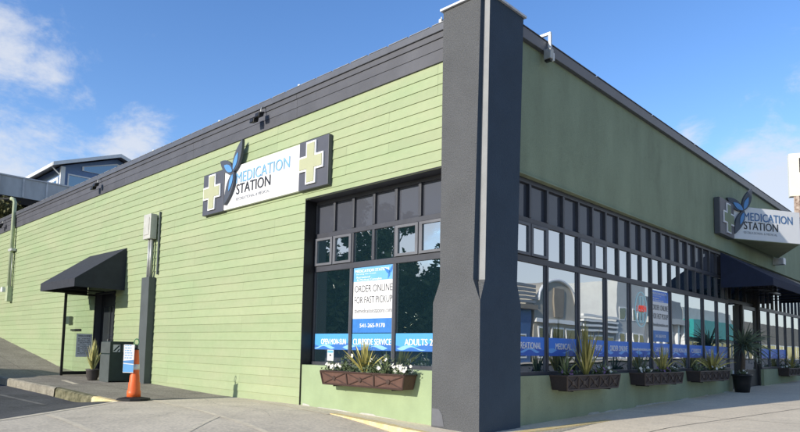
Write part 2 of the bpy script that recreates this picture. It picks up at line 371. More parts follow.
def lettering(body, o, right, up, w, h, m, parent, name='lettering', thick=0.004, bold=0.0, align='L'):
    """text mesh in the plane (right, up); o is the lower-left (or centre) corner, w x h its real size"""
    cu = bpy.data.curves.new('text', 'FONT'); cu.body = body; cu.size = 1.0; cu.offset = min(bold, 0.0); cu.resolution_u = 3
    to = bpy.data.objects.new('text', cu); COL.objects.link(to)
    bpy.context.view_layer.update()
    ev = to.evaluated_get(bpy.context.evaluated_depsgraph_get()); me = bpy.data.meshes.new_from_object(ev)
    vs = [v.co.copy() for v in me.vertices]; fs = [tuple(p.vertices) for p in me.polygons]
    bpy.data.objects.remove(to); bpy.data.curves.remove(cu); bpy.data.meshes.remove(me)
    x0, x1 = min(v.x for v in vs), max(v.x for v in vs); y0, y1 = min(v.y for v in vs), max(v.y for v in vs)
    right, up, o = V(right).normalized(), V(up).normalized(), V(o)
    nrm = right.cross(up)
    sx, sy = w / (x1 - x0), h / (y1 - y0)
    if align == 'C': o = o - right * w / 2 - up * h / 2
    mb = MB()
    for k, dx in enumerate((0.0, -bold, bold) if bold > 0 else (0.0,)):    # bold strokes: side-shifted copies a hair apart in depth
        mb.add([o + right * ((v.x - x0) + dx) * sx + up * (v.y - y0) * sy + nrm * (thick + 0.0003 * k) for v in vs], fs)
    # side walls so letters have thickness
    edges = {}
    for f in fs:
        for a, b in zip(f, f[1:] + f[:1]):
            edges[(a, b)] = edges.get((a, b), 0) + 1
    n1 = len(vs); n0 = len(mb.v); back = [p - nrm * thick * 0.9 for p in mb.v[:n1]]
    mb.v += back
    for (a, b) in edges:
        if (b, a) not in edges: mb.f.append((b, a, a + n0, b + n0))
    return mb.build(name, m, parent)

# ------------------------------------------------------------------ ground
ZP = [(-70, 6.6), (-45, 3.95), (-27.4, 1.47), (-22.9, 0.855), (-21.6, 0.68), (-19.1, 0.33), (-16.7, 0.19), (-12, 0.13), (-8, 0.03), (-4.8, 0.04), (-1, -0.05), (0, -0.085), (200, -0.085)]
def zx(x):
    for (a, za), (b, zb) in zip(ZP, ZP[1:]):
        if x <= b: return za + (zb - za) * max(0, (x - a)) / (b - a)
    return ZP[-1][1]
def sm(t): t = max(0, min(1, t)); return t * t * (3 - 2 * t)
def bx(y): return -7.7 + max(0.0, -2.45 - y) * 0.857          # where the asphalt lane meets the concrete apron
def H0(x, y): return zx(x) + 0.0172 * min(max(y, 0), 60)
def dip(x, y):
    if y > 4 or x > 6: return 0
    wx = 1 - sm((-x - 0.6) / 2.8); wy = 1 - sm((y - 0.6) / 2.9)
    return 0.11 * wx * wy
def HA(x, y): return H0(x, y) - dip(x, y)
def HR(x, y): return H0(x, y) - 0.21 * sm((bx(y) - x) / 2.6) - 0.008
def sheet(rows, fn, name, m):
    mb = MB(); n = len(rows[0])
    for row in rows: mb.v += [V((x, y, fn(x, y))) for x, y in row]
    for j in range(len(rows) - 1):
        for i in range(n - 1):
            a = j * n + i; mb.f.append((a, a + 1, a + n + 1, a + n))
    return struct(mb.build(name, m, None, True))
def lin(a, b, n): return [a + (b - a) * i / (n - 1) for i in range(n)]
g = MB().quad((-900, -900, -0.6), (900, -900, -0.6), (900, 900, -0.6), (-900, 900, -0.6)).build('ground', 'asphalt'); struct(g)
def ylist(y0, y1, fine):
    ys = []; y = y0
    while y < y1:
        ys.append(y); y += fine if y > -14 else 2.0
    return ys + [y1]
rows = [[(bx(y) - (t ** 2) * 62, y) for t in lin(1, 0, 70)] for y in ylist(-60, -2.6, 0.3)]
sheet(rows, HR, 'road', 'asphalt')
rows = [[(bx(y) + (max(5.0, bx(y) + 0.02) - bx(y)) * t, y) for t in lin(0, 1, 60)] for y in ylist(-16, 30, 0.25)]
sheet(rows, HA, 'pavement', 'apron')
rows = [[(x, y) for x in lin(-0.3, 5.0, 24)] for y in ylist(0.9, 30, 0.25)]
sheet(rows, lambda x, y: HA(x, y) + 0.004, 'front_pavement', 'newslab')
rows = [[(x, y) for x in lin(5.0, 17.0, 12)] for y in lin(-60, 110, 60)]
sheet(rows, lambda x, y: H0(x, y) - 0.14, 'street', 'asphalt')
rows = [[(x, y) for x in lin(17.0, 19.0, 4)] for y in lin(-60, 110, 60)]
sheet(rows, lambda x, y: H0(x, y), 'far_pavement', 'apron')
# raised walk beside the left wall, with its kerb
xs = [-7.55 - 0.35 * i for i in range(165)]
rows = [[(x, y) for y in lin(-2.44, 0.3, 6)] for x in xs]
rows = [list(reversed(r)) for r in rows]
sheet(rows, lambda x, y: H0(x, y) + 0.004, 'sidewalk', 'walk')
kb, ms = MB(), MB()
def kerb_piece(mb, x0, x1):
    n = max(2, int(abs(x1 - x0) / 0.3)); b = len(mb.v)
    for i in range(n + 1):
        x = x0 + (x1 - x0) * i / n
        j = 0.012 * noise.noise(V((x * 2.3, 1, 0)))
        top = H0(x, -2.5) + 0.008 + j * 0.6; bot = HR(x, -2.7) - 0.1
        for y, z in ((-2.44, top), (-2.56 + j, top), (-2.60 + j, top - 0.03), (-2.62 + j, bot)):
            mb.v.append(V((x, y, z)))
    for i in range(n):
        for k in range(3):
            a = b + i * 4 + k; mb.f.append((a, a + 4, a + 5, a + 1))
kerb_piece(kb, -60, -11.35); kerb_piece(ms, -11.25, -8.9)
struct(kb.build('kerb', 'kerb', None)); struct(ms.build('kerb', 'moss', None))
yb = MB(); kerb_piece(yb, -8.9, -7.6); struct(yb.build('kerb', 'yellow', None))
w = MB().box(-11.35, -11.25, -2.50, -2.44, -0.3, H0(-11.3, 0) - 0.004); struct(w.build('kerb_drain', 'black'))
# raised corner kerb round the pillar
plat = [(-3.25, 0.3), (-3.25, -0.34), (-2.0, -0.46), (-1.0, -0.60), (-0.3, -0.62), (0.1, -0.52), (0.27, -0.1), (0.32, 0.5), (0.38, 1.1), (0.46, 1.8), (0.54, 2.6), (0.62, 3.4), (0.3, 3.5), (-0.3, 3.5), (-0.3, 0.3)]
mb = MB(); n = len(plat)
mb.v = [V((x, y, H0(x, y) + 0.006)) for x, y in plat] + [V((x, y, -0.4)) for x, y in plat]
mb.f = [tuple(range(n))] + [(j, i, i + n, j + n) for i, j in ((i, (i + 1) % n) for i in range(n))]
struct(mb.build('corner_kerb', 'newslab'))
mb = MB(); edge = plat[1:12]
for i, (x, y) in enumerate(edge):
    p0 = V((x, y, 0)); t = V((*edge[min(i + 1, len(edge) - 1)], 0)) - V((*edge[max(i - 1, 0)], 0)); nn = V((-t.y, t.x, 0)).normalized()
    q = p0 + nn * ((0.15 if i < 5 else 0.17 if i < 10 else 0.10) + 0.02 * math.sin(i * 2.1)); z = H0(x, y) + 0.010
    o_ = p0 - nn * 0.005
    mb.v += [V((q.x, q.y, z)), V((o_.x, o_.y, z)), V((o_.x, o_.y, z - (0.09 + 0.02 * math.sin(i) if i < 6 else 0.015)))]
for i in range(len(edge) - 1):
    a = 3 * i; mb.f += [(a, a + 1, a + 4, a + 3), (a + 1, a + 2, a + 5, a + 4)]
struct(mb.build('kerb_paint', 'yellow'))
# joints cut in the concrete
def strip(mb, a, b, w, h=0.005, fn=HA):
    a, b = V((*a, 0)), V((*b, 0)); t = (b - a).normalized(); s_ = V((-t.y, t.x, 0)) * w / 2; n = max(2, int((b - a).length / 0.12)); base = len(mb.v)
    for i in range(n + 1):
        p = a + (b - a) * i / n; ww = 1 + 0.35 * noise.noise(p * 3.1)
        for s2 in (s_ * ww, -s_ * ww): q = p + s2; mb.v.append(V((q.x, q.y, fn(q.x, q.y) + h)))
    for i in range(n): k = base + 2 * i; mb.f.append((k, k + 1, k + 3, k + 2))
lj, dj = MB(), MB()
strip(lj, (-7.6, -1.80), (-1.2, -2.62), 0.10); strip(lj, (-5.6, -4.52), (-2.2, -4.72), 0.10); strip(lj, (-2.3, -3.95), (-3.9, -2.35), 0.09)
strip(lj, (-7.68, -2.43), (-4.9, -5.68), 0.13)
strip(lj, (-6.4, -0.10), (-3.2, -0.42), 0.07)
strip(dj, (1.5, 1.4), (2.9, 10.5), 0.02, 0.008); strip(dj, (0.1, 5.2), (4.9, 5.6), 0.015, 0.008); strip(dj, (0.1, 9.4), (4.9, 9.8), 0.015, 0.008); strip(dj, (0.1, 13.6), (4.9, 14.0), 0.015, 0.008)
strip(dj, (-7.55, -2.40), (-7.5, 0.1), 0.05)
def crack(mb, pts, w, fn=HA):
    rr = random.Random(len(pts) * 7 + int(abs(pts[0][0]) * 10)); P_ = []
    for (ax, ay), (bx_, by_) in zip(pts, pts[1:]):
        k = max(2, int(math.hypot(bx_ - ax, by_ - ay) / 0.12))
        for i in range(k): P_.append((ax + (bx_ - ax) * i / k + rr.uniform(-.025, .025), ay + (by_ - ay) * i / k + rr.uniform(-.025, .025)))
    b = len(mb.v)
    for i, (x, y) in enumerate(P_):
        x2, y2 = P_[min(i + 1, len(P_) - 1)]; x1, y1 = P_[max(i - 1, 0)]; t = V((x2 - x1, y2 - y1, 0)).normalized(); s_ = V((-t.y, t.x, 0)) * w * rr.uniform(.4, 1.1) / 2
        for q in (s_, -s_): mb.v.append(V((x + q.x, y + q.y, fn(x + q.x, y + q.y) + 0.009)))
    for i in range(len(P_) - 1): mb.f.append((b + 2 * i, b + 2 * i + 1, b + 2 * i + 3, b + 2 * i + 2))
ck = MB()
crack(ck, [(-6.9, -0.9), (-5.6, -1.3), (-4.3, -1.1), (-3.4, -1.6)], 0.007); crack(ck, [(-5.2, -2.2), (-4.4, -3.2), (-4.1, -4.3)], 0.007); crack(ck, [(1.3, 3.6), (2.1, 4.4), (2.4, 5.6), (3.4, 6.2)], 0.007); crack(ck, [(-7.0, -3.2), (-6.1, -3.0), (-5.3, -3.5)], 0.006)
struct(ck.build('pavement_cracks', 'djoint'))
struct(lj.build('pavement_joints', 'joint')); struct(dj.build('pavement_joints', 'djoint'))
rl = MB(); strip(rl, (-16.5, -3.9), (-9.6, -3.35), 0.12, 0.006, HR); struct(rl.build('road_patch', 'tarmac_line'))
fw = lambda x, y: H0(x, y) + 0.004
wj = MB()
for x in (-9.6, -11.6, -13.6, -15.6, -17.6, -19.6, -21.6): strip(wj, (x, -2.42), (x, 0.1), 0.02, 0.004, fw)
strip(wj, (-22, -1.25), (-7.6, -1.25), 0.02, 0.004, fw)
struct(wj.build('sidewalk_joints', 'djoint'))
wp = MB(); strip(wp, (-13.9, -1.55), (-12.3, -1.75), 0.14, 0.005, fw); struct(wp.build('sidewalk_patch', 'joint'))

# ------------------------------------------------------------------ the shop building
B = thing('shop_building', 'green corner shop with lap siding, a stucco front and a charcoal corner pillar', 'building', (0, 0, 0))
XE, YE = -34.0, 27.0
# lap siding
def siding(mb, x0, x1, z0, z1, y, rev=0.2, lap=0.016, zbase=6.4):
    k = math.floor((z0 - zbase) / rev + 1e-6)
    while zbase + k * rev < z1 - 1e-6:
        a, b = zbase + k * rev, zbase + (k + 1) * rev
        lo, hi = max(a, z0), min(b, z1)
        ya = y - lap * (b - lo) / rev; yb_ = y - lap * (b - hi) / rev
        rr = random.Random(k * 91 + 5)
        cuts = [XE]; 
        while cuts[-1] < 0: cuts.append(cuts[-1] + rr.choice((4.88, 4.88, 3.66, 6.1)))
        for c0, c1 in zip(cuts, cuts[1:]):
            s0, s1 = max(c0 + 0.0012, x0), min(c1 - 0.002, x1)
            if s1 - s0 < 0.02: continue
            dz = rr.uniform(-0.003, 0.003) if lo == a else 0
            mb.add([(s0, ya, lo + dz), (s1, ya, lo + dz), (s1, yb_, hi), (s0, yb_, hi), (s0, y, lo + dz), (s1, y, lo + dz)], [(0, 1, 2, 3), (4, 5, 1, 0)])
        k += 1
sb = MB()
siding(sb, XE, -16.22, -0.4, 6.4, 0.12); siding(sb, -16.22, -14.68, 2.92, 6.4, 0.12); siding(sb, -14.68, -4.79, -0.4, 6.4, 0.12); siding(sb, -4.79, -0.9, 4.46, 6.4, 0.12)
side = sb.build('side_wall', 'siding', B)
core = MB()
core.box(XE, -16.22, 0.125, 0.3, -0.5, 6.4).box(-16.22, -14.68, 0.125, 0.3, 2.92, 6.4).box(-14.68, -4.79, 0.125, 0.3, -0.5, 6.4).box(-4.79, -0.9, 0.125, 0.42, 4.46, 6.4)
core.build('wall_backing', 'frame', B)
fb = MB()
for z0, z1, y0 in ((6.4, 6.635, 0.085), (6.64, 6.83, 0.08), (6.835, 6.945, 0.06)):
    cuts = [XE, -29.1, -24.3, -19.6, -14.4, -9.9, -5.2, -0.86]
    for c0, c1 in zip(cuts, cuts[1:]): fb.box(c0 + 0.003, c1 - 0.003, y0, 0.3, z0, z1)
fb.build('fascia', 'fascia', B, bevel=0.004)
cp = MB().box(XE, -0.86, 0.03, 0.36, 6.95, 7.09); cp.build('coping', 'coping', B, bevel=0.008)
cl = MB()
for i in range(60):
    x = -0.9 - i * 0.55
    if x > XE: cl.box(x - 0.25, x + 0.24, 0.025, 0.12, 7.092, 7.102 + 0.006 * random.random())
cl.build('coping_flashing', 'copedge', B)
# stucco front
st = MB().box(-0.32, -0.12, 1.0, YE, 4.50, 7.02); st.build('front_wall', 'stucco', B)
cp = MB().box(-0.42, -0.03, 1.1, YE, 7.0, 7.22); cp.build('coping', 'coping', B, bevel=0.01)
cp = MB()
yy = 1.2
while yy < YE: cp.box(-0.12, -0.018, yy, yy + 2.95, 7.223, 7.238); yy += 3.0
cp.build('coping_flashing', 'fascia', B)
mb = MB().box(-0.30, -0.085, 1.15, 16.9, 4.475, 4.498); mb.build('header_trim', 'stucco', B)
mb = MB().box(XE, -0.5, 0.36, YE, 6.6, 6.7); mb.build('roof', 'roof', B)
mb = MB().box(XE, XE + 0.2, 0.3, YE, -0.5, 7.0).box(XE, -0.3, YE - 0.2, YE, -0.5, 7.0); mb.build('rear_wall', 'stucco', B)
# base walls under the windows
mb = MB().box(-4.78, -0.9, 0.13, 0.42, -0.5, 0.89); mb.build('base_wall', 'base', B)
mb = MB().box(-0.42, -0.12, 1.1, 13.42, -0.5, 0.82); mb.build('base_wall', 'stucco', B)
mb = MB().box(-0.42, -0.12, 17.0, YE, -0.2, 0.80); mb.build('base_wall', 'stucco', B)
def flakes(fn, u0, u1, seed):
    mb = MB(); rr = random.Random(seed); u = u0; k = 0
    while u < u1:
        big = rr.random() < 0.55; h = rr.uniform(0.02, 0.05) if big else 0.002
        for uu in (u, u + rr.uniform(0.15, 0.5)): mb.v += [fn(uu, -0.05), fn(uu, h * rr.uniform(0.6, 1.1))]
        u = uu + rr.uniform(0.04, 0.12)
    for i in range(0, len(mb.v) - 2, 2): mb.f.append((i, i + 2, i + 3, i + 1))
    return mb
flakes(lambda u, h: V((-0.113, u, H0(0, u) + h)), 1.4, 12.9, 5).build('flaking_render', 'flake', B)
flakes(lambda u, h: V((u, 0.123, H0(u, 0) + h)), -4.7, -1.1, 8).build('flaking_render', 'flake', B)

# corner pillar
mb = MB()
def ring(z, pts): return [V((x, y, z)) for x, y in pts]
low = [(-1.0, 0), (0, 0), (0, 1.19), (-1.0, 1.19)]
def upp(t): return [(-0.855, 0), (-0.145 + 0.11 * t, 0), (-0.145 + 0.11 * t, 0.13 - 0.035 * t), (0.085 * t, 0.13 - 0.035 * t), (0.085 * t, 1.07 + 0.05 * t), (-0.855, 1.07 + 0.05 * t)]
def loft(rings):
    n = len(rings[0]); b = len(mb.v)
    for r0 in rings: mb.v += r0
    for j in range(len(rings) - 1):
        for i in range(n):
            k = (i + 1) % n; mb.f.append((b + j * n + i, b + j * n + k, b + (j + 1) * n + k, b + (j + 1) * n + i))
    return b, n
b0, n0 = loft([ring(-0.5, low), ring(2.06, low)])
b1, n1 = loft([ring(2.42, upp(0)), ring(7.25, upp(1))])
mb.f.append(tuple(b1 + n1 + i for i in range(n1)))
lo4 = [b0 + 4 + i for i in range(4)]; U = [b1 + i for i in range(6)]
mb.f += [(lo4[3], lo4[0], U[0], U[5]), (lo4[0], lo4[1], U[1], U[0]), (lo4[1], lo4[2], U[4], U[3]), (lo4[2], lo4[3], U[5], U[4]), (lo4[1], U[3], U[2], U[1])]
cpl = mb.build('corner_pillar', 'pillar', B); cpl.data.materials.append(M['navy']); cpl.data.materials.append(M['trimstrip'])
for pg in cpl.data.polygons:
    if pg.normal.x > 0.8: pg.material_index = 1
    elif pg.normal.y < -0.8 and pg.center.y > 0.05: pg.material_index = 2                      # the street face and the groove side take the darker navy
mb = MB().box(-0.90, 0.125, -0.045, 1.17, 7.252, 7.29); mb.build('pillar_cap', 'flash', B)
mb = MB().add([(-0.985, -0.006, -0.02), (-0.72, -0.006, -0.02), (-0.76, -0.006, 0.17), (-0.83, -0.006, 0.26), (-0.985, -0.006, 0.27)], [(0, 1, 2, 3, 4)]); mb.build('patched_render', 'panel', B)
# interior
mb = MB().box(XE + 0.3, -0.45, 0.5, YE - 0.3, 0.02, 0.06); mb.build('floor', 'int_floor', B)
mb = MB().box(-10.0, -9.85, 0.5, YE - 0.3, 0.06, 4.3).box(-9.8, -0.5, 17.3, 17.42, 0.06, 4.3); mb.build('interior_wall', 'int_wall', B)
mb = MB().box(-10, -0.45, 0.5, YE - 0.3, 4.35, 4.42); mb.build('ceiling', 'int_wall', B)
for y in (3.6, 7.2, 10.8, 14.4):
    f = MB().box(-4.6, -3.2, y, y + 0.3, 4.22, 4.35).build('ceiling_light', 'house_white', B)
    MB().box(-4.55, -3.25, y + 0.05, y + 0.25, 4.212, 4.219).build('lit_tube', 'lamp', f)
cab = MB()
cab.box(-4.0, -3.4, 8.0, 11.5, 0.06, 1.1)
tag(cab.build('display_counter', 'shelf'), 'low brown display counter standing inside behind the front glass', 'counter')

# windows ---------------------------------------------------------------
def LB(mb, u0, u1, d0, d1, z0, z1): return mb.box(u0, u1, 0.12 + d0, 0.12 + d1, z0, z1)
def RB(mb, u0, u1, d0, d1, z0, z1): return mb.box(-0.12 - d1, -0.12 - d0, u0, u1, z0, z1)
Z_SILL, Z_BIG, Z_R1, Z_R2, Z_T0, Z_T1 = 0.89, 2.90, 3.02, 3.64, 3.74, 4.38
def window(BX, edges, dF, z_sill, z_head, fin, label, sash=(), rec=0.03):
    """edges: column lines. three storeys of lights: big panes (two columns each), small vents, painted panels"""
    fr = MB(); u0, u1 = edges[0], edges[-1]
    hw = 0.035
    BX(fr, u0, u1, dF, dF + 0.12, Z_BIG, Z_R1); BX(fr, u0, u1, dF, dF + 0.12, Z_R2, Z_T0)
    BX(fr, u0, u1, dF, dF + 0.12, Z_T1, z_head); BX(fr, u0, u1, dF - 0.03, dF + 0.12, z_sill, z_sill + 0.07)
    for i, e in enumerate(edges):
        a, b = e - hw, e + hw
        if i == 0: a = e
        if i == len(edges) - 1: b = e
        BX(fr, a, b, dF - 0.012, dF + fin, Z_T0 + 0.001, Z_T1 - 0.001); BX(fr, a, b, dF - 0.012, dF + fin, Z_R1 + 0.001, Z_R2 - 0.001)
        if i % 2 == 0 or i == len(edges) - 1: BX(fr, a, b, dF - 0.012, dF + fin, z_sill + 0.071, Z_BIG - 0.001)
    win = fr.build('window', 'frame', B, bevel=0.006)
    win['label'] = label
    for i, (a, b) in enumerate(zip(edges, edges[1:])):
        a2, b2 = a + hw + 0.001, b - hw - 0.001
        BX(MB(), a2, b2, dF + rec + 0.02, dF + rec + 0.05, Z_T0 + 0.001, Z_T1 - 0.001).build('panel', 'spandrel', win)
        if i in sash:
            sh = MB(); t = 0.05
            BX(sh, a2 - 0.02, a2 + t, dF - 0.03, dF + 0.05, Z_R1 + 0.01, Z_R2 - 0.01); BX(sh, b2 - t, b2 + 0.02, dF - 0.03, dF + 0.05, Z_R1 + 0.01, Z_R2 - 0.01)
            BX(sh, a2 + t, b2 - t, dF - 0.03, dF + 0.05, Z_R1 + 0.01, Z_R1 + 0.06); BX(sh, a2 + t, b2 - t, dF - 0.03, dF + 0.05, Z_R2 - 0.06, Z_R2 - 0.01)
            sh.build('sash', 'panel', win)
            BX(MB(), a2 + t, b2 - t, dF + 0.0, dF + 0.008, Z_R1 + 0.06, Z_R2 - 0.06).build('pane', 'glass', win)
        else:
            BX(MB(), a2, b2, dF + rec, dF + rec + 0.008, Z_R1 + 0.001, Z_R2 - 0.001).build('pane', 'glass', win)
    for i in range(0, len(edges) - 1, 2):
        j = min(i + 2, len(edges) - 1)
        BX(MB(), edges[i] + hw + 0.001, edges[j] - hw - 0.001, dF + rec, dF + rec + 0.008, z_sill + 0.071, Z_BIG - 0.001).build('pane', 'glass', win)
        st = MB(); BX(st, edges[j] - hw - 0.035, edges[j] - hw - 0.002, dF + rec - 0.02, dF + rec - 0.001, z_sill + 0.071, Z_BIG - 0.001); st.build('stop_bead', 'panel', win)
    return win
EL = [-4.78, -4.17, -3.565, -2.945, -2.325, -1.705, -1.09]
window(LB, EL, 0.28, 0.89, 4.46, 0.11, 'recessed side window of three tall panes under two rows of six lights', sash=(0, 1, 4, 5))
rv = MB().box(-4.80, -4.782, 0.10, 0.55, 0.0, 4.48).box(-4.781, -0.9, 0.10, 0.44, 4.464, 4.485).box(-1.088, -0.86, 0.38, 0.55, 0.89, 4.46); rv.build('window_reveal', 'black', B)
rv = MB().box(-4.815, -0.88, 0.092, 0.12, 4.487, 4.515); rv.build('header_flashing', 'siding', B)
mb = MB().box(-4.95, -4.801, 0.105, 0.118, -0.3, 4.5)
ER = [1.17 + 0.01] + [1.80 + 0.622 * k for k in range(19)] + [13.42]
window(RB, ER, 0.08, 0.82, 4.474, 0.085, 'long front window of nine tall panes under rows of small lights', sash=(0, 1, 4, 5), rec=0.035)
EF = [17.0 + 0.62 * k for k in range(13)]
window(RB, EF, 0.08, 0.80, 4.474, 0.085, 'far front window beyond the entrance', rec=0.035)
# entrance
dr = MB()
RB(dr, 13.42, 13.50, 0.1, 0.5, 0.0, 4.47); RB(dr, 16.92, 17.0, 0.1, 0.5, 0.0, 4.47); RB(dr, 13.5, 16.92, 0.25, 0.4, 3.0, 3.12); RB(dr, 13.5, 16.92, 0.25, 0.4, 4.3, 4.47)
for y in (13.5, 14.35, 15.2, 16.05, 16.85): RB(dr, y, y + 0.07, 0.26, 0.39, 3.121, 4.299)
RB(dr, 13.5, 15.15, 0.28, 0.38, 0.05, 0.55); RB(dr, 15.15, 15.25, 0.25, 0.4, 0.05, 2.999)
ent = dr.build('entrance_frame', 'door', B, bevel=0.006)
RB(MB(), 13.5, 15.15, 0.32, 0.33, 0.551, 2.999).build('pane', 'glass', ent)
for y in (13.57, 14.42, 15.27, 16.12): RB(MB(), y, y + 0.73 if y < 16 else 16.849, 0.32, 0.33, 3.121, 4.299).build('pane', 'glass', ent)
dd = MB()
RB(dd, 15.26, 15.40, 0.16, 0.24, 0.09, 2.98); RB(dd, 16.72, 16.91, 0.16, 0.24, 0.09, 2.98); RB(dd, 15.4, 16.72, 0.16, 0.24, 0.09, 0.8); RB(dd, 15.4, 16.72, 0.16, 0.24, 2.85, 2.98)
door = dd.build('door', 'door', B, bevel=0.006)
RB(MB(), 15.4, 16.72, 0.195, 0.205, 0.801, 2.849).build('pane', 'glass', door)
MB().tube([(-0.24, 16.62, 1.0), (-0.14, 16.62, 1.0), (-0.14, 16.62, 1.75), (-0.24, 16.62, 1.75)], 0.016, 8).build('handle', 'galv', door, True)
MB().box(-0.30, -0.255, 16.74, 16.83, 1.05, 1.25).build('lock', 'galv', door)
# side door under the small awning
dd = MB().box(-16.22, -14.68, 0.34, 0.40, 0.1, 2.92); sdoor = dd.build('side_door', 'door', B)
MB().box(-16.05, -15.50, 0.325, 0.338, 0.4, 2.5).build('pane', 'darkglass', sdoor); MB().box(-15.38, -14.85, 0.325, 0.338, 0.4, 2.5).build('pane', 'darkglass', sdoor)
MB().tube([(-15.44, 0.33, 1.0), (-15.44, 0.26, 1.0), (-15.44, 0.26, 1.4), (-15.44, 0.33, 1.4)], 0.015, 8).build('handle', 'galv', sdoor, True)
MB().box(-16.28, -16.222, 0.09, 0.36, 0.1, 2.96).box(-14.678, -14.62, 0.09, 0.36, 0.1, 2.96).box(-16.22, -14.68, 0.09, 0.36, 2.922, 2.97).build('door_frame', 'door', B)

# ------------------------------------------------------------------ signs on the building
X, Y_, Zv = V((1, 0, 0)), V((0, 1, 0)), V((0, 0, 1))
def cross_pts(c, r, u, h, w, arm):
    a = arm / 2; H2, W2 = h / 2, w / 2
    return [c + r * x + u * z for x, z in ((-a, -H2), (a, -H2), (a, -a), (W2, -a), (W2, a), (a, a), (a, H2), (-a, H2), (-a, a), (-W2, a), (-W2, -a), (-a, -a))]
def leaf_pts(base, tip, width, r, u, skew=0.5, n=12):
    """pointed leaf outline between two points given as (right, up)"""
    b, t = V((*base, 0)), V((*tip, 0)); d = t - b; pn = V((-d.y, d.x, 0)).normalized()
    L_, R_ = [], []
    for i in range(n + 1):
        q = i / n; wv = width * 0.5 * math.sin(math.pi * q ** skew) ** 0.85 if 0 < q < 1 else 0
        p = b + d * q; L_.append(p + pn * wv); R_.append(p - pn * wv)
    pts = R_ + L_[-2:0:-1]
    return [r * p.x + u * p.y for p in pts]
def make_sign(root, o, r, nrm, W, zc, hgt, tcol, tcol2, navy=False):
    u = Zv
    P = lambda a, z, n=0.0: o + r * a + u * z + nrm * n
    return P
SL = thing('shop_sign', 'long white shop sign on the lime siding with a pale cross panel at each end', 'sign', (-6.5, 0.1, 4.65))
MB().box(-8.05, -4.94, 0.02, 0.10, 4.67, 5.72).build('sign_face', 'white', SL, bevel=0.006)
for x0, x1, cx in ((-9.08, -8.052, -8.59), (-4.938, -3.94, -4.49)):
    p = MB().box(x0, x1, 0.0, 0.10, 4.655, 5.735).build('cross_panel', 'signdark', SL, bevel=0.006)
    MB().prism(cross_pts(V((cx, -0.002, 5.215)), X, Zv, 0.93, 0.84, 0.335), (0, -0.035, 0)).build('cross_border', 'txwhite', p)
    MB().prism(cross_pts(V((cx, -0.038, 5.215)), X, Zv, 0.85, 0.76, 0.25), (0, -0.012, 0)).build('cross', 'cross', p)
lettering('MEDICATION', (-7.50, 0.016, 5.265), X, Zv, 2.20, 0.265, 'txblue', SL, thick=0.008, bold=0.006)
lettering('STATION', (-7.48, 0.016, 4.985), X, Zv, 1.45, 0.255, 'txdark', SL, thick=0.008, bold=0.008)
lettering('RECREATIONAL & MEDICAL', (-7.48, 0.016, 4.83), X, Zv, 1.43, 0.075, 'txgrey', SL, thick=0.006)
def emblem(parent, o, r, nrm, k=1.0, flip=1, mats=('leafdark', 'leafblue')):
    """three slate leaves with blue inner leaves; o is the node where they meet"""
    u = Zv
    def leaf(b, t, w, m, lift, th, par, sk, nm):
        pts = [o + nrm * lift + p * k for p in leaf_pts(b, t, w, r, u, sk)]
        return MB().prism(pts, nrm * th).build(nm, m, par)
    a = leaf((-0.02, -0.02), (0.36, 0.74), 0.30, mats[0], 0.0, 0.07, parent, 0.85, 'emblem_leaf')
    leaf((0.01, 0.03), (0.20, 0.44), 0.15, mats[1], 0.072, 0.012, a, 0.9, 'inner_leaf')
    a = leaf((0.0, -0.02), (-0.64, 0.36), 0.30, mats[0], 0.002, 0.066, parent, 0.95, 'emblem_leaf')
    leaf((-0.03, 0.0), (-0.42, 0.22), 0.17, mats[1], 0.072, 0.012, a, 0.9, 'inner_leaf')
    a = leaf((0.03, -0.01), (-0.38, -0.80), 0.30, mats[0], 0.004, 0.064, parent, 0.8, 'emblem_leaf')
    leaf((0.0, -0.08), (-0.16, -0.48), 0.13, mats[1], 0.072, 0.012, a, 0.8, 'inner_leaf')
emblem(SL, V((-7.55, 0.012, 5.58)), X, V((0, -1, 0)))
# the projecting sign over the front entrance
A0, A1, A2 = V((-0.02, 13.36, 0)), V((1.36, 15.85, 0)), V((-0.02, 18.9, 0))
e = (A1 - A0).normalized(); nr = e.cross(Zv)
SR = thing('projecting_sign', 'white wedge shaped shop sign jutting out over the front awning', 'sign', (0.1, 14.0, 5.0))
MB().prism([A0 + Zv * 4.98, A1 + Zv * 4.98, A2 + Zv * 4.98], Zv * 1.06).build('sign_cabinet', 'white', SR, bevel=0.01)
MB().prism([A0 + V((0.02, 0.05, 4.965)), A1 + V((-0.03, 0, 4.965)), A2 + V((0.02, -0.05, 4.965))], Zv * 0.013).build('underside', 'stucco', SR)
p = MB().box(-0.118, 0.06, 12.0, 13.34, 4.94, 6.05).build('cross_panel', 'signdark', SR, bevel=0.006)
MB().box(-0.10, 0.055, 11.965, 11.998, 4.94, 6.05).build('panel_edge', 'leafdark', SR)
MB().prism(cross_pts(V((0.062, 12.74, 5.5)), Y_, Zv, 0.93, 0.98, 0.37), (0.035, 0, 0)).build('cross_border', 'txwhite', p)
MB().prism(cross_pts(V((0.098, 12.74, 5.5)), Y_, Zv, 0.84, 0.89, 0.27), (0.012, 0, 0)).build('cross', 'stucco', p)
PS = lambda a, z, n=0.0: A0 + e * a + Zv * z + nr * n
lettering('MEDICATION', PS(0.50, 5.60, 0.002), e, Zv, 2.02, 0.265, 'txnavy', SR, thick=0.008, bold=0.008)
lettering('STATION', PS(0.49, 5.31, 0.002), e, Zv, 1.40, 0.255, 'txdark', SR, thick=0.008, bold=0.01)
lettering('RECREATIONAL & MEDICAL', PS(0.48, 5.17, 0.002), e, Zv, 1.38, 0.075, 'txgrey', SR, thick=0.006)
emblem(SR, PS(0.42, 5.90, 0.012), e, nr, 1.0)
MB().box(-0.11, 0.25, 18.6, 18.95, 4.72, 4.96).build('bracket', 'flash', SR)
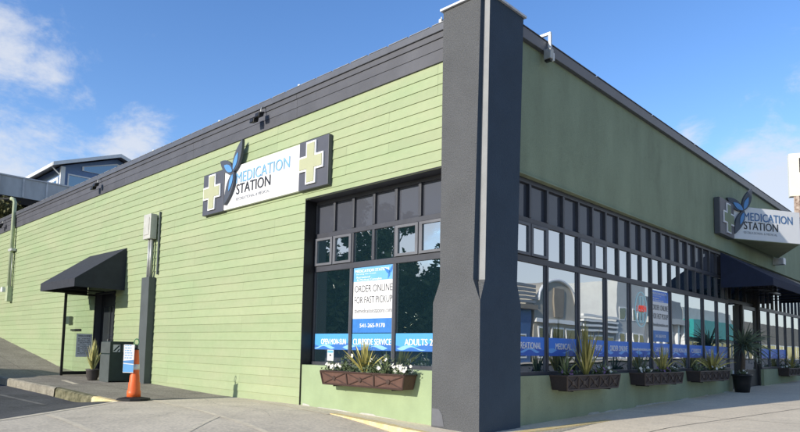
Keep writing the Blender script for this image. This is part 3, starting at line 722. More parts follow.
# neighbour's sign on a post, over the roof
NS = thing('pole_sign', 'ivory pole sign rising above the roof behind the front parapet', 'sign', (-0.9, 26.2, 6.7))
dS = V((0.92, 0.39, 0)).normalized()
MB().prism([V((-1.03, 26.15, 8.93)), V((-1.03, 26.15, 8.93)) + dS * 2.6, V((-1.03, 26.15, 8.93)) + dS * 2.6 + V((-.14, .34, 0)), V((-1.17, 26.49, 8.93))], Zv * 2.1).build('sign_cabinet', 'ivory', NS, bevel=0.02)
nS = dS.cross(Zv); oS = V((-1.03, 26.15, 8.93)) + nS * 0.006
lettering('M', oS + dS * 0.42 + Zv * 1.15, dS, Zv, 0.80, 0.70, 'txdark', NS, thick=0.004, bold=-0.03)
lettering(',', oS + dS * 0.52 + Zv * 0.72, dS, Zv, 0.08, 0.16, 'txgrey', NS, thick=0.004)
lettering('c', oS + dS * 0.45 + Zv * 0.30, dS, Zv, 0.10, 0.12, 'txgrey', NS, thick=0.004)
MB().box(-0.90, -0.66, 26.25, 26.5, 6.7, 8.93).build('post', 'rust', NS)
MB().box(-0.58, -0.50, 26.2, 26.3, 6.7, 8.93).build('post', 'black', NS)

# ------------------------------------------------------------------ awnings
AL = thing('awning', 'small dark canvas awning over the side door in the lime wall', 'awning', (-15.5, 0.1, 2.95))
x0, x1 = -17.0, -13.95; yF = -1.4
aw = MB()
T = 0.02
P = lambda x, y, z: V((x, y, z))
aw.add([P(x0, 0.10, 4.30), P(x1, 0.10, 4.30), P(x1, yF, 3.20), P(x0, yF, 3.20)], [(0, 3, 2, 1)])
aw.add([P(x0, 0.10, 4.30), P(x0, yF, 3.20), P(x0, yF, 2.95), P(x0, 0.10, 2.95)], [(0, 1, 2, 3)])
aw.add([P(x1, 0.10, 4.30), P(x1, yF, 3.20), P(x1, yF, 2.95), P(x1, 0.10, 2.95)], [(3, 2, 1, 0)])
aw.add([P(x0, yF, 3.20), P(x1, yF, 3.20), P(x1, yF, 2.95), P(x0, yF, 2.95)], [(0, 3, 2, 1)])
cv_ = aw.build('canopy', 'canvas', AL); md = cv_.modifiers.new('s', 'SOLIDIFY'); md.thickness = 0.012
fr = MB()
for x in (x0 + 0.04, -15.5, x1 - 0.04): fr.tube([(x, 0.08, 4.24), (x, yF + 0.04, 3.16), (x, yF + 0.04, 2.98), (x, 0.08, 2.98)], 0.018, 6)
fr.tube([(x0 + .04, yF + .04, 2.98), (x1 - .04, yF + .04, 2.98)], 0.018, 6)
fr.build('awning_frame', 'black', AL, True)
AR = thing('awning', 'large navy canvas awning over the front entrance, below the wedge sign', 'awning', (0, 15, 3.3))
y0, y1, xF = 12.45, 19.6, 1.30
aw = MB()
aw.add([P(-0.10, y0, 4.42), P(-0.10, y1, 4.42), P(xF, y1, 3.55), P(xF, y0, 3.55)], [(0, 3, 2, 1)])
aw.add([P(-0.10, y0, 4.42), P(xF, y0, 3.55), P(xF, y0, 3.32), P(-0.10, y0, 3.32)], [(0, 1, 2, 3)])
aw.add([P(-0.10, y1, 4.42), P(xF, y1, 3.55), P(xF, y1, 3.32), P(-0.10, y1, 3.32)], [(3, 2, 1, 0)])
aw.add([P(xF, y0, 3.55), P(xF, y1, 3.55), P(xF, y1, 3.32), P(xF, y0, 3.32)], [(0, 1, 2, 3)])
cv_ = aw.build('canopy', 'canvas2', AR); md = cv_.modifiers.new('s', 'SOLIDIFY'); md.thickness = 0.012
fr = MB(); y = y0 + 0.05
while y < y1:
    fr.tube([(-0.08, y, 4.36), (xF - 0.04, y, 3.51), (xF - 0.04, y, 3.35), (-0.08, y, 3.35)], 0.018, 6); y += 1.18
fr.tube([(xF - .04, y0, 3.35), (xF - .04, y1, 3.35)], 0.018, 6)
fr.build('awning_frame', 'black', AR, True)

# ------------------------------------------------------------------ window graphics
def banner(BXf, u0, u1, d, z0, z1, m, text, label, rdir, pos, frac, th=0.1, cat='banner', group='blue banners across the window panes', bold=0.022, tm='txwhite'):
    o = BXf(MB(), u0, u1, d, d + 0.004, z0, z1).build('window_banner', m)
    tag(o, label, cat, group)
    if text:
        cu, wd = frac
        lettering(text, pos(cu, d), rdir, Zv, wd, th, tm, o, thick=0.003, bold=bold, align='C')
    return o
posL = lambda zc: (lambda u, d: V((u, 0.12 + d - 0.0005, zc)))
posR = lambda zc: (lambda u, d: V((-0.12 - d + 0.0005, u, zc)))
dL = 0.28 + 0.022
banner(LB, -4.735, -3.605, dL, 1.22, 1.555, 'bannerL', 'OPEN MON-SUN', 'bright blue window banner reading OPEN MON-SUN, in the left pane of the side window', X, posL(1.39), (-4.11, 0.80), 0.115)
banner(LB, -3.525, -2.365, dL, 1.22, 1.555, 'bannerL', 'CURBSIDE SERVICE', 'bright blue window banner reading CURBSIDE SERVICE, under the order online poster', X, posL(1.39), (-2.95, 1.08), 0.12)
banner(LB, -2.285, -1.13, dL, 1.22, 1.555, 'bannerL', 'ADULTS 21+', 'bright blue window banner reading ADULTS 21+, beside the charcoal pillar', X, posL(1.39), (-1.62, 0.86), 0.12)
dR = 0.08 + 0.027
BT = [('RECREATIONAL', 0.94), ('MEDICAL', 0.62), ('541-265-9170', 0.8), ('ORDER ONLINE', 0.9), ('themedicationstations.com', 1.05), ('541-265-9170', 0.80), ('OPEN MON-SUN', 0.95), ('CURBSIDE', 0.75), ('21+', 0.35), (None, 0)]
BLAB = ['blue front window banner reading RECREATIONAL, cut off by the corner pillar', 'blue front window banner reading MEDICAL', 'blue front window banner behind the tallest spiky plant',
        'blue front window banner reading ORDER ONLINE', 'blue front window banner with a web address, under the neon sign', 'blue front window banner with a phone number, under the order online poster',
        'blue front window banner reading OPEN MON-SUN, just right of the order online poster', 'blue front window banner reading CURBSIDE, above a gap between planters', 'blue front window banner reading 21+, above the planter nearest the door', 'plain blue front window banner in the pane beside the entrance']
kR = 0
for i in range(0, len(ER) - 1, 2):
    j = min(i + 2, len(ER) - 1); a, b = ER[i] + 0.04, ER[j] - 0.075
    t, wd = BT[kR]
    banner(RB, a, b, dR, 1.18, 1.53, 'bannerR', t, BLAB[kR], Y_, posR(1.37), ((a + b) / 2 + (0.05 if kR else -0.02), min(wd, (b - a) * 0.92)), 0.12 if kR != 4 else 0.07)
    kR += 1
for i, lab in ((0, 'blue banner in the far window, first pane past the entrance'), (2, 'blue banner in the far window, second pane past the entrance'), (4, 'blue banner in the far window, third pane past the entrance')):
    banner(RB, EF[i] + 0.04, EF[i + 2] - 0.075, dR, 1.18, 1.53, 'bannerR', None, lab, Y_, None, None)
def poster(BXf, u0, u1, d, z0, z1, rdir, pos, label, cyan='postercyan'):
    h = z1 - z0; w = u1 - u0; c = (u0 + u1) / 2
    o = BXf(MB(), u0, u1, d, d + 0.004, z0, z1).build('window_poster', 'white'); tag(o, label, 'poster')
    zt, zb = z0 + h * 0.785, z0 + h * 0.215
    BXf(MB(), u0, u1, d - 0.002, d - 0.0005, zt, z1).build('header_band', cyan if cyan == 'postercyan' else 'bannerR', o)
    BXf(MB(), u0, u1, d - 0.002, d - 0.0005, z0, zb).build('footer_band', 'posterblue', o)
    L_ = lambda txt, cu, zc, wd, hh, m, bold=0.0: lettering(txt, pos(zc)(cu, d - 0.002), rdir, Zv, wd, hh, m, o, thick=0.002, bold=bold, align='C')
    L_('MEDICATION STATION', c - w * 0.04, z1 - h * 0.055, w * 0.84, h * 0.045, 'txwhite', 0.02)
    L_('Serving the Coast', c - w * 0.18, z1 - h * 0.105, w * 0.5, h * 0.025, 'txwhite')
    L_('Recreational', c - w * 0.25, z1 - h * 0.15, w * 0.34, h * 0.03, 'txwhite', 0.01)
    L_('& Medical Cannabis', c - w * 0.10, z1 - h * 0.19, w * 0.62, h * 0.028, 'txwhite', 0.01)
    L_('ORDER ONLINE', c, zb + h * 0.455, w * 0.93, h * 0.105, 'txdark', -0.005)
    L_('FOR FAST PICKUP', c, zb + h * 0.285, w * 0.93, h * 0.105, 'txdark', -0.005)
    L_('themedicationstations.com', c, zb + h * 0.12, w * 0.92, h * 0.07, 'txmid')
    L_('541-265-9170', c, z0 + h * 0.11, w * 0.62, h * 0.06, 'txwhite', 0.02)
    pts = lambda b, t, wd: [pos(z1 - h * 0.12)(c + w * 0.40, d - 0.004) + p for p in leaf_pts(b, t, wd, V(rdir), Zv)]
    nv = V(rdir).cross(Zv)
    em = MB()
    for b, t, wd in (((0, 0), (0.10, 0.17), 0.06), ((0, 0), (-0.16, 0.10), 0.07), ((0, 0), (-0.05, -0.12), 0.05)): em.prism(pts(b, t, wd), nv * 0.001)
    em.build('emblem', 'posterblue', o)
    return o
poster(LB, -3.52, -2.365, dL, 1.57, 2.895, X, posL, 'tall order online for fast pickup poster in the side window, middle pane')
poster(RB, ER[10] + 0.05, ER[12] - 0.12, dR, 1.57, 2.86, Y_, posR, 'order online poster in the front window, right of the neon sign', cyan='b')
sk = LB(MB(), -4.30, -4.10, dL, dL + 0.003, 0.99, 1.215).build('window_sticker', 'white'); tag(sk, 'small white sticker low in the left pane of the side window', 'sticker')
LB(MB(), -4.29, -4.11, dL - 0.002, dL - 0.0005, 1.15, 1.205).build('sticker_band', 'postercyan', sk)
MB().prism([V((-4.24, 0.12 + dL - 0.001, 1.09)), V((-4.15, 0.12 + dL - 0.001, 1.085)), V((-4.20, 0.12 + dL - 0.001, 1.135))], (0, -0.001, 0)).build('sticker_mark', 'txdark', sk)
# neon sign hanging in a front pane
NE = thing('neon_sign', 'lit neon sign reading OPEN in red over a blue oval', 'sign', (-0.26, 6.85, 2.25))
xc = -0.12 - dR + 0.0; yc, zc = 6.83, 2.33
MB().tube([(xc, yc + 0.33 * math.cos(q), zc + 0.42 * math.sin(q)) for q in lin(0, 2 * math.pi, 40)], 0.010, 6, False).build('oval_tube', 'neonblue', NE, True)
cpt = cross_pts(V((xc + 0.004, yc, zc)), Y_, Zv, 0.62, 0.40, 0.17); MB().tube(cpt + [cpt[0]], 0.011, 6, False).build('cross_tube', 'neonblue', NE, True)
lettering('OPEN', V((xc + 0.02, yc, zc + 0.02)), Y_, Zv, 0.44, 0.15, 'neonred', NE, thick=0.01, bold=0.0, align='C')
# ------------------------------------------------------------------ window boxes and their plants
def boxes(BXf, u0, u1, dep, z0, z1, label, m, mt, bays, out):
    """tapered trough; out: +1 direction sign handled by mapping function Q(u, o, z), o = distance out from the wall"""
    Q = (lambda u, o, z: V((u, 0.12 - o, z))) if BXf is LB else (lambda u, o, z: V((-0.12 + o, u, z)))
    c = Q((u0 + u1) / 2, dep / 2, z0)
    t = thing('window_box', label, 'planter', c, 'planter boxes hung under the windows')
    tp = 0.06; b = MB()
    lo = [Q(u0 + tp, 0.02, z0), Q(u1 - tp, 0.02, z0), Q(u1 - tp, dep - 0.03, z0), Q(u0 + tp, dep - 0.03, z0)]
    hi = [Q(u0, 0.0, z1), Q(u1, 0.0, z1), Q(u1, dep, z1), Q(u0, dep, z1)]
    b.add(lo + hi, [(0, 1, 2, 3), (0, 1, 5, 4), (1, 2, 6, 5), (2, 3, 7, 6), (3, 0, 4, 7)])
    b.build('trough', m, t)
    s = MB().add([Q(u0 + .01, .01, z1 - .03), Q(u1 - .01, .01, z1 - .03), Q(u1 - .01, dep - .01, z1 - .03), Q(u0 + .01, dep - .01, z1 - .03)], [(0, 1, 2, 3)]); s.build('soil', 'soil', t)
    tr = MB(); F = lambda a, q: Q(u0 + tp * (1 - q) + (u1 - u0 - 2 * tp * (1 - q)) * a, dep - 0.03 * (1 - q) + 0.008, z0 + (z1 - z0) * q)
    tr.tube([F(0, 1), F(1, 1)], 0.018, 6); tr.tube([F(0, 0.03), F(1, 0.03)], 0.018, 6)
    tr.tube([Q(u0, 0.0, z1), Q(u0, dep, z1)], 0.018, 6); tr.tube([Q(u1, 0, z1), Q(u1, dep, z1)], 0.018, 6)
    for i in range(bays + 1): tr.tube([F(i / bays, 0), F(i / bays, 1)], 0.017, 6)
    for i in range(bays):
        tr.tube([F(i / bays, 0.05), F((i + 1) / bays, 0.95)], 0.010, 6); tr.tube([F(i / bays, 0.95), F((i + 1) / bays, 0.05)], 0.010, 6)
        cc = F((i + .5) / bays, 0.5); tr.tube([cc + (Q(0, 0.012, 0) - Q(0, 0, 0)), cc - (Q(0, 0.012, 0) - Q(0, 0, 0))], 0.045, 10)
    tr.build('lattice_trim', mt, t)
    for a in (0.15, 0.85):
        u = u0 + (u1 - u0) * a; MB().tube([Q(u, 0.0, z0 - 0.02), Q(u, dep - 0.05, z0 - 0.02)], 0.015, 6).build('bracket', 'black', t)
    return Q
def spiky(base, n, hgt, spread, wd, m, label, group='spiky plants in the window boxes', droop=0.1, seed=1, name='spiky_plant', stiff=1.0):
    rr = random.Random(seed); st_ = random.getstate(); random.seed(seed)
    b = MB(); base = V(base)
    for i in range(n):
        a = rr.uniform(0, 2 * math.pi); tilt = abs(rr.gauss(0, 0.5)) ** stiff; tilt = min(tilt, 1.0)
        h = hgt * rr.uniform(0.55, 1.0) * (1 - 0.35 * tilt)
        off = V((math.cos(a), math.sin(a), 0))
        b.blade(base + off * 0.03 * rr.random(), base + off * spread * tilt + V((0, 0, h)), wd * rr.uniform(0.7, 1.2), droop * tilt)
    random.setstate(st_)
    o = b.build(name, m); o.location = base
    me = o.data
    for v in me.vertices: v.co -= base
    return tag(o, label, 'plant', group)
def flower(base, ru, rh, nleaf, nflow, axis, label, seed, pm='petal', group='low flowering plants in the window boxes'):
    rr = random.Random(seed); base = V(base); root = thing('flowering_plant', label, 'plant', base, group)
    lf = MB(); pt = MB()
    ax = V(axis); pr = ax.cross(Zv)
    for i in range(nleaf):
        p = base + ax * rr.gauss(0, ru * 0.5) + pr * rr.uniform(-0.10, 0.10) + Zv * abs(rr.gauss(0.0, rh * 0.5))
        d = V((rr.uniform(-1, 1), rr.uniform(-1, 1), rr.uniform(-0.2, 1))).normalized(); s_ = rr.uniform(0.03, 0.065)
        q = d.cross(V((rr.uniform(-1, 1), rr.uniform(-1, 1), rr.uniform(-1, 1)))).normalized()
        lf.add([p - q * s_ * 0.35, p + d * s_ * 0.8 - q * s_ * .25, p + d * s_ * 1.5, p + d * s_ * .8 + q * s_ * .35], [(0, 1, 2, 3)])
    for i in range(nflow):
        p = base + ax * rr.uniform(-ru, ru) + pr * rr.uniform(-0.12, 0.12) + Zv * rr.uniform(rh * 0.3, rh * 1.25)
        lf.tube([V((p.x, p.y, base.z)), p], 0.003, 4, False)
        fn_ = (V((rr.uniform(-.7, .7), -1, rr.uniform(0, .9))) if abs(ax.x) > .5 else V((1, rr.uniform(-1, .3), rr.uniform(0, .9)))).normalized(); f1 = fn_.orthogonal().normalized(); f2 = fn_.cross(f1)
        for k in range(6):
            a = k * math.pi / 3 + rr.random() * .4; d = (f1 * math.cos(a) + f2 * math.sin(a) + fn_ * 0.25).normalized(); q = d.cross(fn_).normalized(); s_ = rr.uniform(0.026, 0.046)
            pt.add([p, p + d * s_ * 0.6 - q * s_ * .5, p + d * s_ * 1.1, p + d * s_ * .6 + q * s_ * .5], [(0, 1, 2, 3)])
    lf.build('foliage', 'leaf', root); pt.build('blossom', pm, root)
    return root
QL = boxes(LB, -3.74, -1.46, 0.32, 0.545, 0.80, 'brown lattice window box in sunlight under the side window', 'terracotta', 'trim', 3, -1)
spiky(QL(-2.62, .16, .78), 64, 0.74, 0.56, 0.034, 'spike', 'pale spiky plant in the middle of the brown sunlit window box', seed=3, droop=0.05)
spiky(QL(-2.05, .2, .78), 16, 0.52, 0.30, 0.018, 'spike2', 'small dark reddish spiky plant at the right of the brown sunlit window box', seed=4)
flower(QL(-3.55, .18, .80), 0.17, 0.13, 120, 22, X, 'low white flowers at the left end of the brown sunlit window box', 11)
flower(QL(-3.12, .18, .80), 0.20, 0.26, 240, 3, X, 'leafy plant with tall white blooms left of the pale spikes in the sunlit box', 12)
flower(QL(-2.35, .20, .80), 0.24, 0.20, 260, 2, X, 'bushy grey green plant right of the pale spikes in the sunlit box', 13)
flower(QL(-1.98, .18, .80), 0.16, 0.30, 160, 4, X, 'tall white blooms right of centre in the sunlit box', 14)
flower(QL(-1.62, .20, .80), 0.18, 0.14, 110, 28, X, 'dense white flowers at the right end of the brown sunlit window box', 15)
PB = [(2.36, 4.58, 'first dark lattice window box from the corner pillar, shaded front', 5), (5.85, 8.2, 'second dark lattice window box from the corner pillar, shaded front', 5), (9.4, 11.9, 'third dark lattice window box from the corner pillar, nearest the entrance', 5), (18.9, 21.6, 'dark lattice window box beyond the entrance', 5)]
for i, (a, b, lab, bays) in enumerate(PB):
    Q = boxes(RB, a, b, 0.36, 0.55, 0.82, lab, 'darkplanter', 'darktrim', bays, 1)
    k = i * 20
    where = ('first', 'second', 'third', 'far')[i]
    if i == 0:
        spiky(Q(3.42, .2, .80), 70, 1.25, 0.42, 0.034, 'spike', 'tallest yellow spiky plant, in the first window box from the pillar', seed=21, droop=0.02)
        spiky(Q(2.62, .2, .80), 30, 0.55, 0.35, 0.03, 'spike2', 'short green spiky plant left of the tallest one in the first box', seed=22)
        spiky(Q(4.15, .2, .80), 30, 0.38, 0.36, 0.03, 'spike2', 'short green spiky plant right of the tallest one in the first box', seed=23)
    elif i == 1:
        spiky(Q(7.3, .2, .80), 40, 0.80, 0.48, 0.03, 'spike', 'green spiky plant right of centre in the second window box', seed=24)
        spiky(Q(6.0, .2, .80), 24, 0.6, 0.4, 0.022, 'darkblade', 'dark thin spiky plant at the left of the second window box', seed=25)
    elif i == 2:
        spiky(Q(10.9, .2, .80), 60, 0.85, 0.62, 0.035, 'spike', 'yellow fan shaped spiky plant in the window box nearest the entrance', seed=26)
        spiky(Q(9.6, .2, .80), 20, 0.4, 0.3, 0.025, 'spike2', 'small green spiky plant at the left of the box nearest the entrance', seed=27)
    else:
        spiky(Q(20.2, .2, .80), 40, 0.7, 0.5, 0.03, 'spike', 'spiky plant in the window box beyond the entrance', seed=28)
    flower(Q(a + 0.35, .2, .82), 0.25, 0.10, 140, 8, Y_, 'white flowers at the left end of the %s window box' % where, 30 + k, 'petal2' if i == 0 else 'petal')
    flower(Q((a + b) / 2 + .35, .22, .82), 0.35, 0.10, 200, 8, Y_, 'low leafy flowers in the middle of the %s window box' % where, 31 + k, 'petal2' if i < 2 else 'petal')
    flower(Q(b - 0.35, .2, .82), 0.25, 0.12, 150, 9, Y_, 'white flowers at the right end of the %s window box' % where, 32 + k)
bpy.data.objects  # (labels of the purple-flowered first box corrected below)
for o in COL.objects:
    if o.get('label') == 'white flowers at the left end of the first window box': o['label'] = 'small purple flowers at the left end of the first window box'

# big pot and yucca beside the entrance
zg = H0(0.3, 13.2)
pot = MB().lathe([(0.20, 0), (0.25, 0.30), (0.27, 0.50), (0.30, 0.50), (0.30, 0.55), (0.25, 0.55), (0.24, 0.48)], (0.22, 13.15, zg), 28).build('plant_pot', 'black', None, True)
tag(pot, 'round black plant pot beside the front entrance', 'pot')
YU = thing('yucca_plant', 'big radiating yucca with a short trunk in the black pot by the front entrance', 'plant', (0.22, 13.15, zg + 0.46))
yc0 = V((0.22, 13.15, zg + 0.46)); yt = V((0.25, 13.22, zg + 1.35))
MB().tube([yc0, (yc0 + yt) / 2 + V((0.03, -0.02, 0)), yt], [0.07, 0.06, 0.05], 8).build('trunk', 'bark', YU, True)
random.seed(40); yb_l = MB()
for i in range(120):
    a = random.uniform(0, 2 * math.pi); el = math.asin(random.uniform(-0.55, 0.98)); l = random.uniform(0.65, 1.08)
    dv = V((math.cos(a) * math.cos(el), math.sin(a) * math.cos(el), math.sin(el)))
    if yt.x + dv.x * l < -0.10: dv.x = abs(dv.x) * 0.5
    yb_l.blade(yt + dv * 0.05, yt + dv * l, random.uniform(0.03, 0.05), 0.22 * math.cos(el))
yb_l.build('leaf_crown', 'yucca', YU)
fl = flower((0.24, 13.15, zg + 0.55), 0.2, 0.10, 110, 8, Y_, 'pale flowers at the foot of the yucca in the black pot', 41, group=None)

# ------------------------------------------------------------------ objects at the side door
SCN = thing('glass_screen', 'black framed clear screen standing beside the side door under the small awning', 'screen', (-16.3, -0.4, 0.2))
zs = H0(-16.3, 0) + 0.01
MB().box(-16.34, -16.27, -0.86, -0.79, zs, 2.93).build('post', 'black', SCN)
MB().box(-16.335, -16.275, -0.789, 0.09, zs + 0.02, zs + 0.13).build('rail', 'black', SCN)
MB().box(-16.335, -16.275, -0.789, 0.09, 2.86, 2.92).build('rail', 'black', SCN)
MB().box(-16.31, -16.302, -0.79, 0.09, zs + 0.131, 2.859).build('pane', 'clear', SCN)
nt = MB().box(-16.298, -16.294, -0.42, 0.08, 0.80, 1.57).build('notice', mat('grey_notice_paper', (0.80, 0.81, 0.84), 0.5, 0.08, 4)); tag(nt, 'grey printed notice on the clear screen by the side door', 'notice')
lettering('WELCOME', V((-16.293, -0.17, 1.50)), Y_, Zv, 0.40, 0.05, 'txdark', nt, thick=0.001, align='C', bold=0.02)
lm = MB(); random.seed(9)
for i in range(13):
    z = 1.40 - i * 0.042; y = -0.37
    while y < 0.02:
        l = random.uniform(0.03, 0.09)
        if random.random() < 0.82: lm.box(-16.2935, -16.293, y, min(y + l, 0.04), z, z + 0.014)
        y += l + 0.015
lm.build('fine_print', 'txdark', nt)
mbx = MB().box(-18.70, -18.28, -0.02, 0.10, 1.94, 2.22).build('wall_meter', 'bin', None, bevel=0.01); tag(mbx, 'small dark grey box on the lime wall left of the side door', 'meter box')
slot = MB().box(-18.30, -17.40, 0.05, 0.10, 1.69, 1.76).build('mail_slot', 'black', None, bevel=0.005); tag(slot, 'black letter slot on the lime wall below the small grey box', 'letter slot')
# litter bin
zb_ = H0(-13, -0.4) + 0.004
BN = thing('litter_bin', 'dark green square litter bin with its sunlit front coloured lighter beside the side door', 'litter bin', (-13.0, -0.42, zb_))
MB().box(-13.27, -12.65, -0.75, -0.08, zb_ + 0.03, zb_ + 0.86).box(-13.27, -12.65, -0.75, -0.08, zb_ + 1.10, zb_ + 1.18).box(-13.27, -13.28, -0.75, -0.08, zb_ + .86, zb_ + 1.1).box(-12.72, -12.65, -0.75, -0.67, zb_ + .86, zb_ + 1.1).box(-12.72, -12.65, -0.16, -0.08, zb_ + .86, zb_ + 1.1).box(-12.72, -12.65, -0.44, -0.38, zb_ + .86, zb_ + 1.1).box(-13.28, -12.72, -0.14, -0.08, zb_ + .86, zb_ + 1.1).box(-13.28, -12.72, -0.75, -0.69, zb_ + .86, zb_ + 1.1).build('bin_body', 'bin', BN, bevel=0.012)
MB().box(-13.29, -12.63, -0.775, -0.752, zb_, zb_ + 0.80).box(-13.29, -12.63, -0.772, -0.752, zb_ + 0.83, zb_ + 1.16).build('lit_panel', 'binlit', BN, bevel=0.008)
for a, b, kind in ((-0.66, -0.45, 1), (-0.37, -0.17, 0)):
    MB().box(-12.70, -12.685, a, b, zb_ + 0.87, zb_ + 1.09).build('flap', 'white', BN)
    k = MB(); c = (a + b) / 2
    k.prism([V((-12.683, c - 0.10, zb_ + .90)), V((-12.683, c - .05, zb_ + .90)), V((-12.683, c + .10, zb_ + 1.06)), V((-12.683, c + .05, zb_ + 1.06))], (0.004, 0, 0))
    k.prism([V((-12.683, c + 0.0, zb_ + .88)), V((-12.683, c + .04, zb_ + .88)), V((-12.683, c + .10, zb_ + .96)), V((-12.683, c + .06, zb_ + .96))], (0.004, 0, 0))
    k.build('flap_marking', 'bin', BN)
zp = H0(-14.1, 0) + 0.004
p = MB().lathe([(0.12, 0), (0.14, 0.02), (0.14, 0.06), (0.17, 0.09), (0.185, 0.28), (0.20, 0.29), (0.20, 0.33), (0.17, 0.33), (0.16, 0.28)], (-13.72, -0.80, zp), 24).build('plant_pot', mat('grey_brown_pot', (0.07, 0.062, 0.06), 0.6, 0.2, 5), None, True)
tag(p, 'small grey brown plant pot left of the litter bin', 'pot')
gr = spiky((-13.72, -0.80, zp + 0.29), 150, 1.02, 0.26, 0.036, mat('yellow_grass_blades', (0.50, 0.47, 0.20), 0.5, 0.3, 6, island=0.4), 'upright yellow green grass in the small pot by the litter bin', group=None, droop=0.05, seed=44, name='potted_grass')
# traffic cone with a sign strapped to it
cz = HA(-7.85, -2.12) + 0.004; cc = V((-7.75, -2.15, cz))
CN = thing('traffic_cone', 'orange traffic cone with white collars, black base and a printed card', 'traffic cone', cc)
CN.scale = (1.0, 1.0, 1.07)
bs = MB().lathe([(0.345, 0), (0.35, 0.015), (0.335, 0.04), (0.18, 0.065), (0.15, 0.07)], cc, 10); bs.build('rubber_base', 'rubber', CN)
prof = [(0.145, 0.065), (0.142, 0.19), (0.128, 0.20), (0.118, 0.36), (0.108, 0.37), (0.100, 0.50), (0.092, 0.51), (0.085, 0.65), (0.078, 0.78), (0.066, 0.92), (0.057, 1.02), (0.05, 1.025), (0.03, 1.03)]
MB().lathe(prof, cc, 28).build('cone_body', 'orange', CN, True)
MB().lathe([(0.090, 0.62), (0.093, 0.62), (0.086, 0.73), (0.082, 0.73)], cc, 28).build('collar', 'reflect', CN, True)
MB().lathe([(0.058, 1.025), (0.062, 1.04), (0.03, 1.05), (0.022, 1.08), (0.022, 1.12)], cc, 16).build('cone_tip', 'rubber', CN, True)
hn = MB().tube([cc + V((0.04 * math.sin(q), 0.035 * math.sin(q), 1.185 - 0.065 * math.cos(q))) for q in lin(0.2, 2 * math.pi - .2, 18)], 0.011, 6); hn.build('handle_loop', mat('green_loop', (0.06, 0.22, 0.10), 0.4, 0.1, 3), CN, True)
rc = V((0.72, 0.69, 0)); nc = rc.cross(Zv)
cd = cc + V((0, 0, 0)) - rc * 0.10 + nc * 0.125
pc = MB().prism([cd - rc * 0.115 + Zv * 0.56, cd + rc * 0.115 + Zv * 0.56, cd + rc * 0.115 + Zv * 1.13, cd - rc * 0.115 + Zv * 1.13], nc * 0.006).build('printed_card', 'white', CN)
MB().prism([cd - rc * 0.113 + Zv * 0.572 + nc * .0062, cd + rc * 0.113 + Zv * 0.572 + nc * .0062, cd + rc * 0.113 + Zv * 0.72 + nc * .0062, cd - rc * 0.113 + Zv * 0.74 + nc * .0062], nc * 0.001).build('card_band', 'postercyan', pc)
MB().prism([cd - rc * 0.113 + Zv * 0.76 + nc * .0062, cd + rc * 0.113 + Zv * 0.74 + nc * .0062, cd + rc * 0.113 + Zv * 0.82 + nc * .0062, cd - rc * 0.113 + Zv * 0.80 + nc * .0062], nc * 0.001).build('card_band', 'leafblue', pc)
cx_ = MB(); random.seed(3)
for i in range(6):
    z = 1.10 - i * 0.05; a = -0.09
    while a < 0.055:
        l = random.uniform(0.02, 0.06); cx_.prism([cd + rc * a + Zv * z + nc * .0062, cd + rc * (a + l) + Zv * z + nc * .0062, cd + rc * (a + l) + Zv * (z + .02) + nc * .0062, cd + rc * a + Zv * (z + .02) + nc * .0062], nc * 0.001); a += l + 0.015
cx_.build('fine_print', 'txblue', pc)

# ------------------------------------------------------------------ utilities on the left wall
CH = thing('conduit_riser', 'grey meter box and steel conduit above a tall slate timber casing on the lime wall', 'conduit', (-12.05, 0, 0.1))
MB().box(-12.30, -11.81, -0.10, 0.10, 0.0, 3.22).build('casing', 'chase', CH, bevel=0.008)
for x in (-12.12, -11.98): MB().tube([(x, 0.0, 3.2), (x, 0.0, 4.4)], 0.045, 12).build('conduit', 'galv', CH, True)
bxm = MB().box(-12.33, -11.86, -0.12, 0.08, 4.36, 5.10).build('meter_box', 'meterbox', CH, bevel=0.012)
MB().box(-12.25, -11.94, -0.135, -0.122, 4.48, 5.0).build('cover', 'meterbox', bxm, bevel=0.006)
MB().box(-11.72, -11.66, 0.06, 0.10, 3.3, 5.15).build('backing_strip', 'chase', CH)
MA = thing('service_mast', 'pale service mast with weatherhead rising past the roof edge at the far left', 'mast', (-26.0, 0, 3.2))
MB().tube([(-26.0, -0.02, 3.3), (-26.0, -0.02, 7.55), (-26.03, -0.06, 7.68), (-26.12, -0.16, 7.72)], 0.085, 10).build('pipe', 'paleconduit', MA, True)
MB().box(-26.16, -25.86, -0.10, 0.10, 3.05, 3.75).build('junction_box', 'paleconduit', MA, bevel=0.01)
MB().box(-26.2, -25.7, -0.10, 0.08, 5.32, 5.42).build('clamp', 'flash', MA)
MB().tube([(-25.8, -0.02, 5.2), (-25.78, -0.02, 3.7)], 0.02, 6).build('cable', 'galv', MA, True)
MB().box(-26.75, -26.5, -0.15, 0.09, 3.5, 3.72).build('lamp_housing', 'house_white', MA, bevel=0.01)
wr = MB()
def sag(a, b, s_, n=16):
    a, b = V(a), V(b); return [a + (b - a) * t - Zv * s_ * 4 * t * (1 - t) for t in lin(0, 1, n)]
wr.tube(sag((-26.1, -0.18, 7.7), (-60, -9, 13), 0.8), 0.02, 5, False).tube(sag((-26.1, -0.16, 7.74), (-60, -8.4, 13.3), 0.6), 0.02, 5, False)
tag(wr.build('overhead_wire', 'wire'), 'thin overhead wires running left from the service mast', 'wire')
FLG = 'floodlights along the dark roof edge'
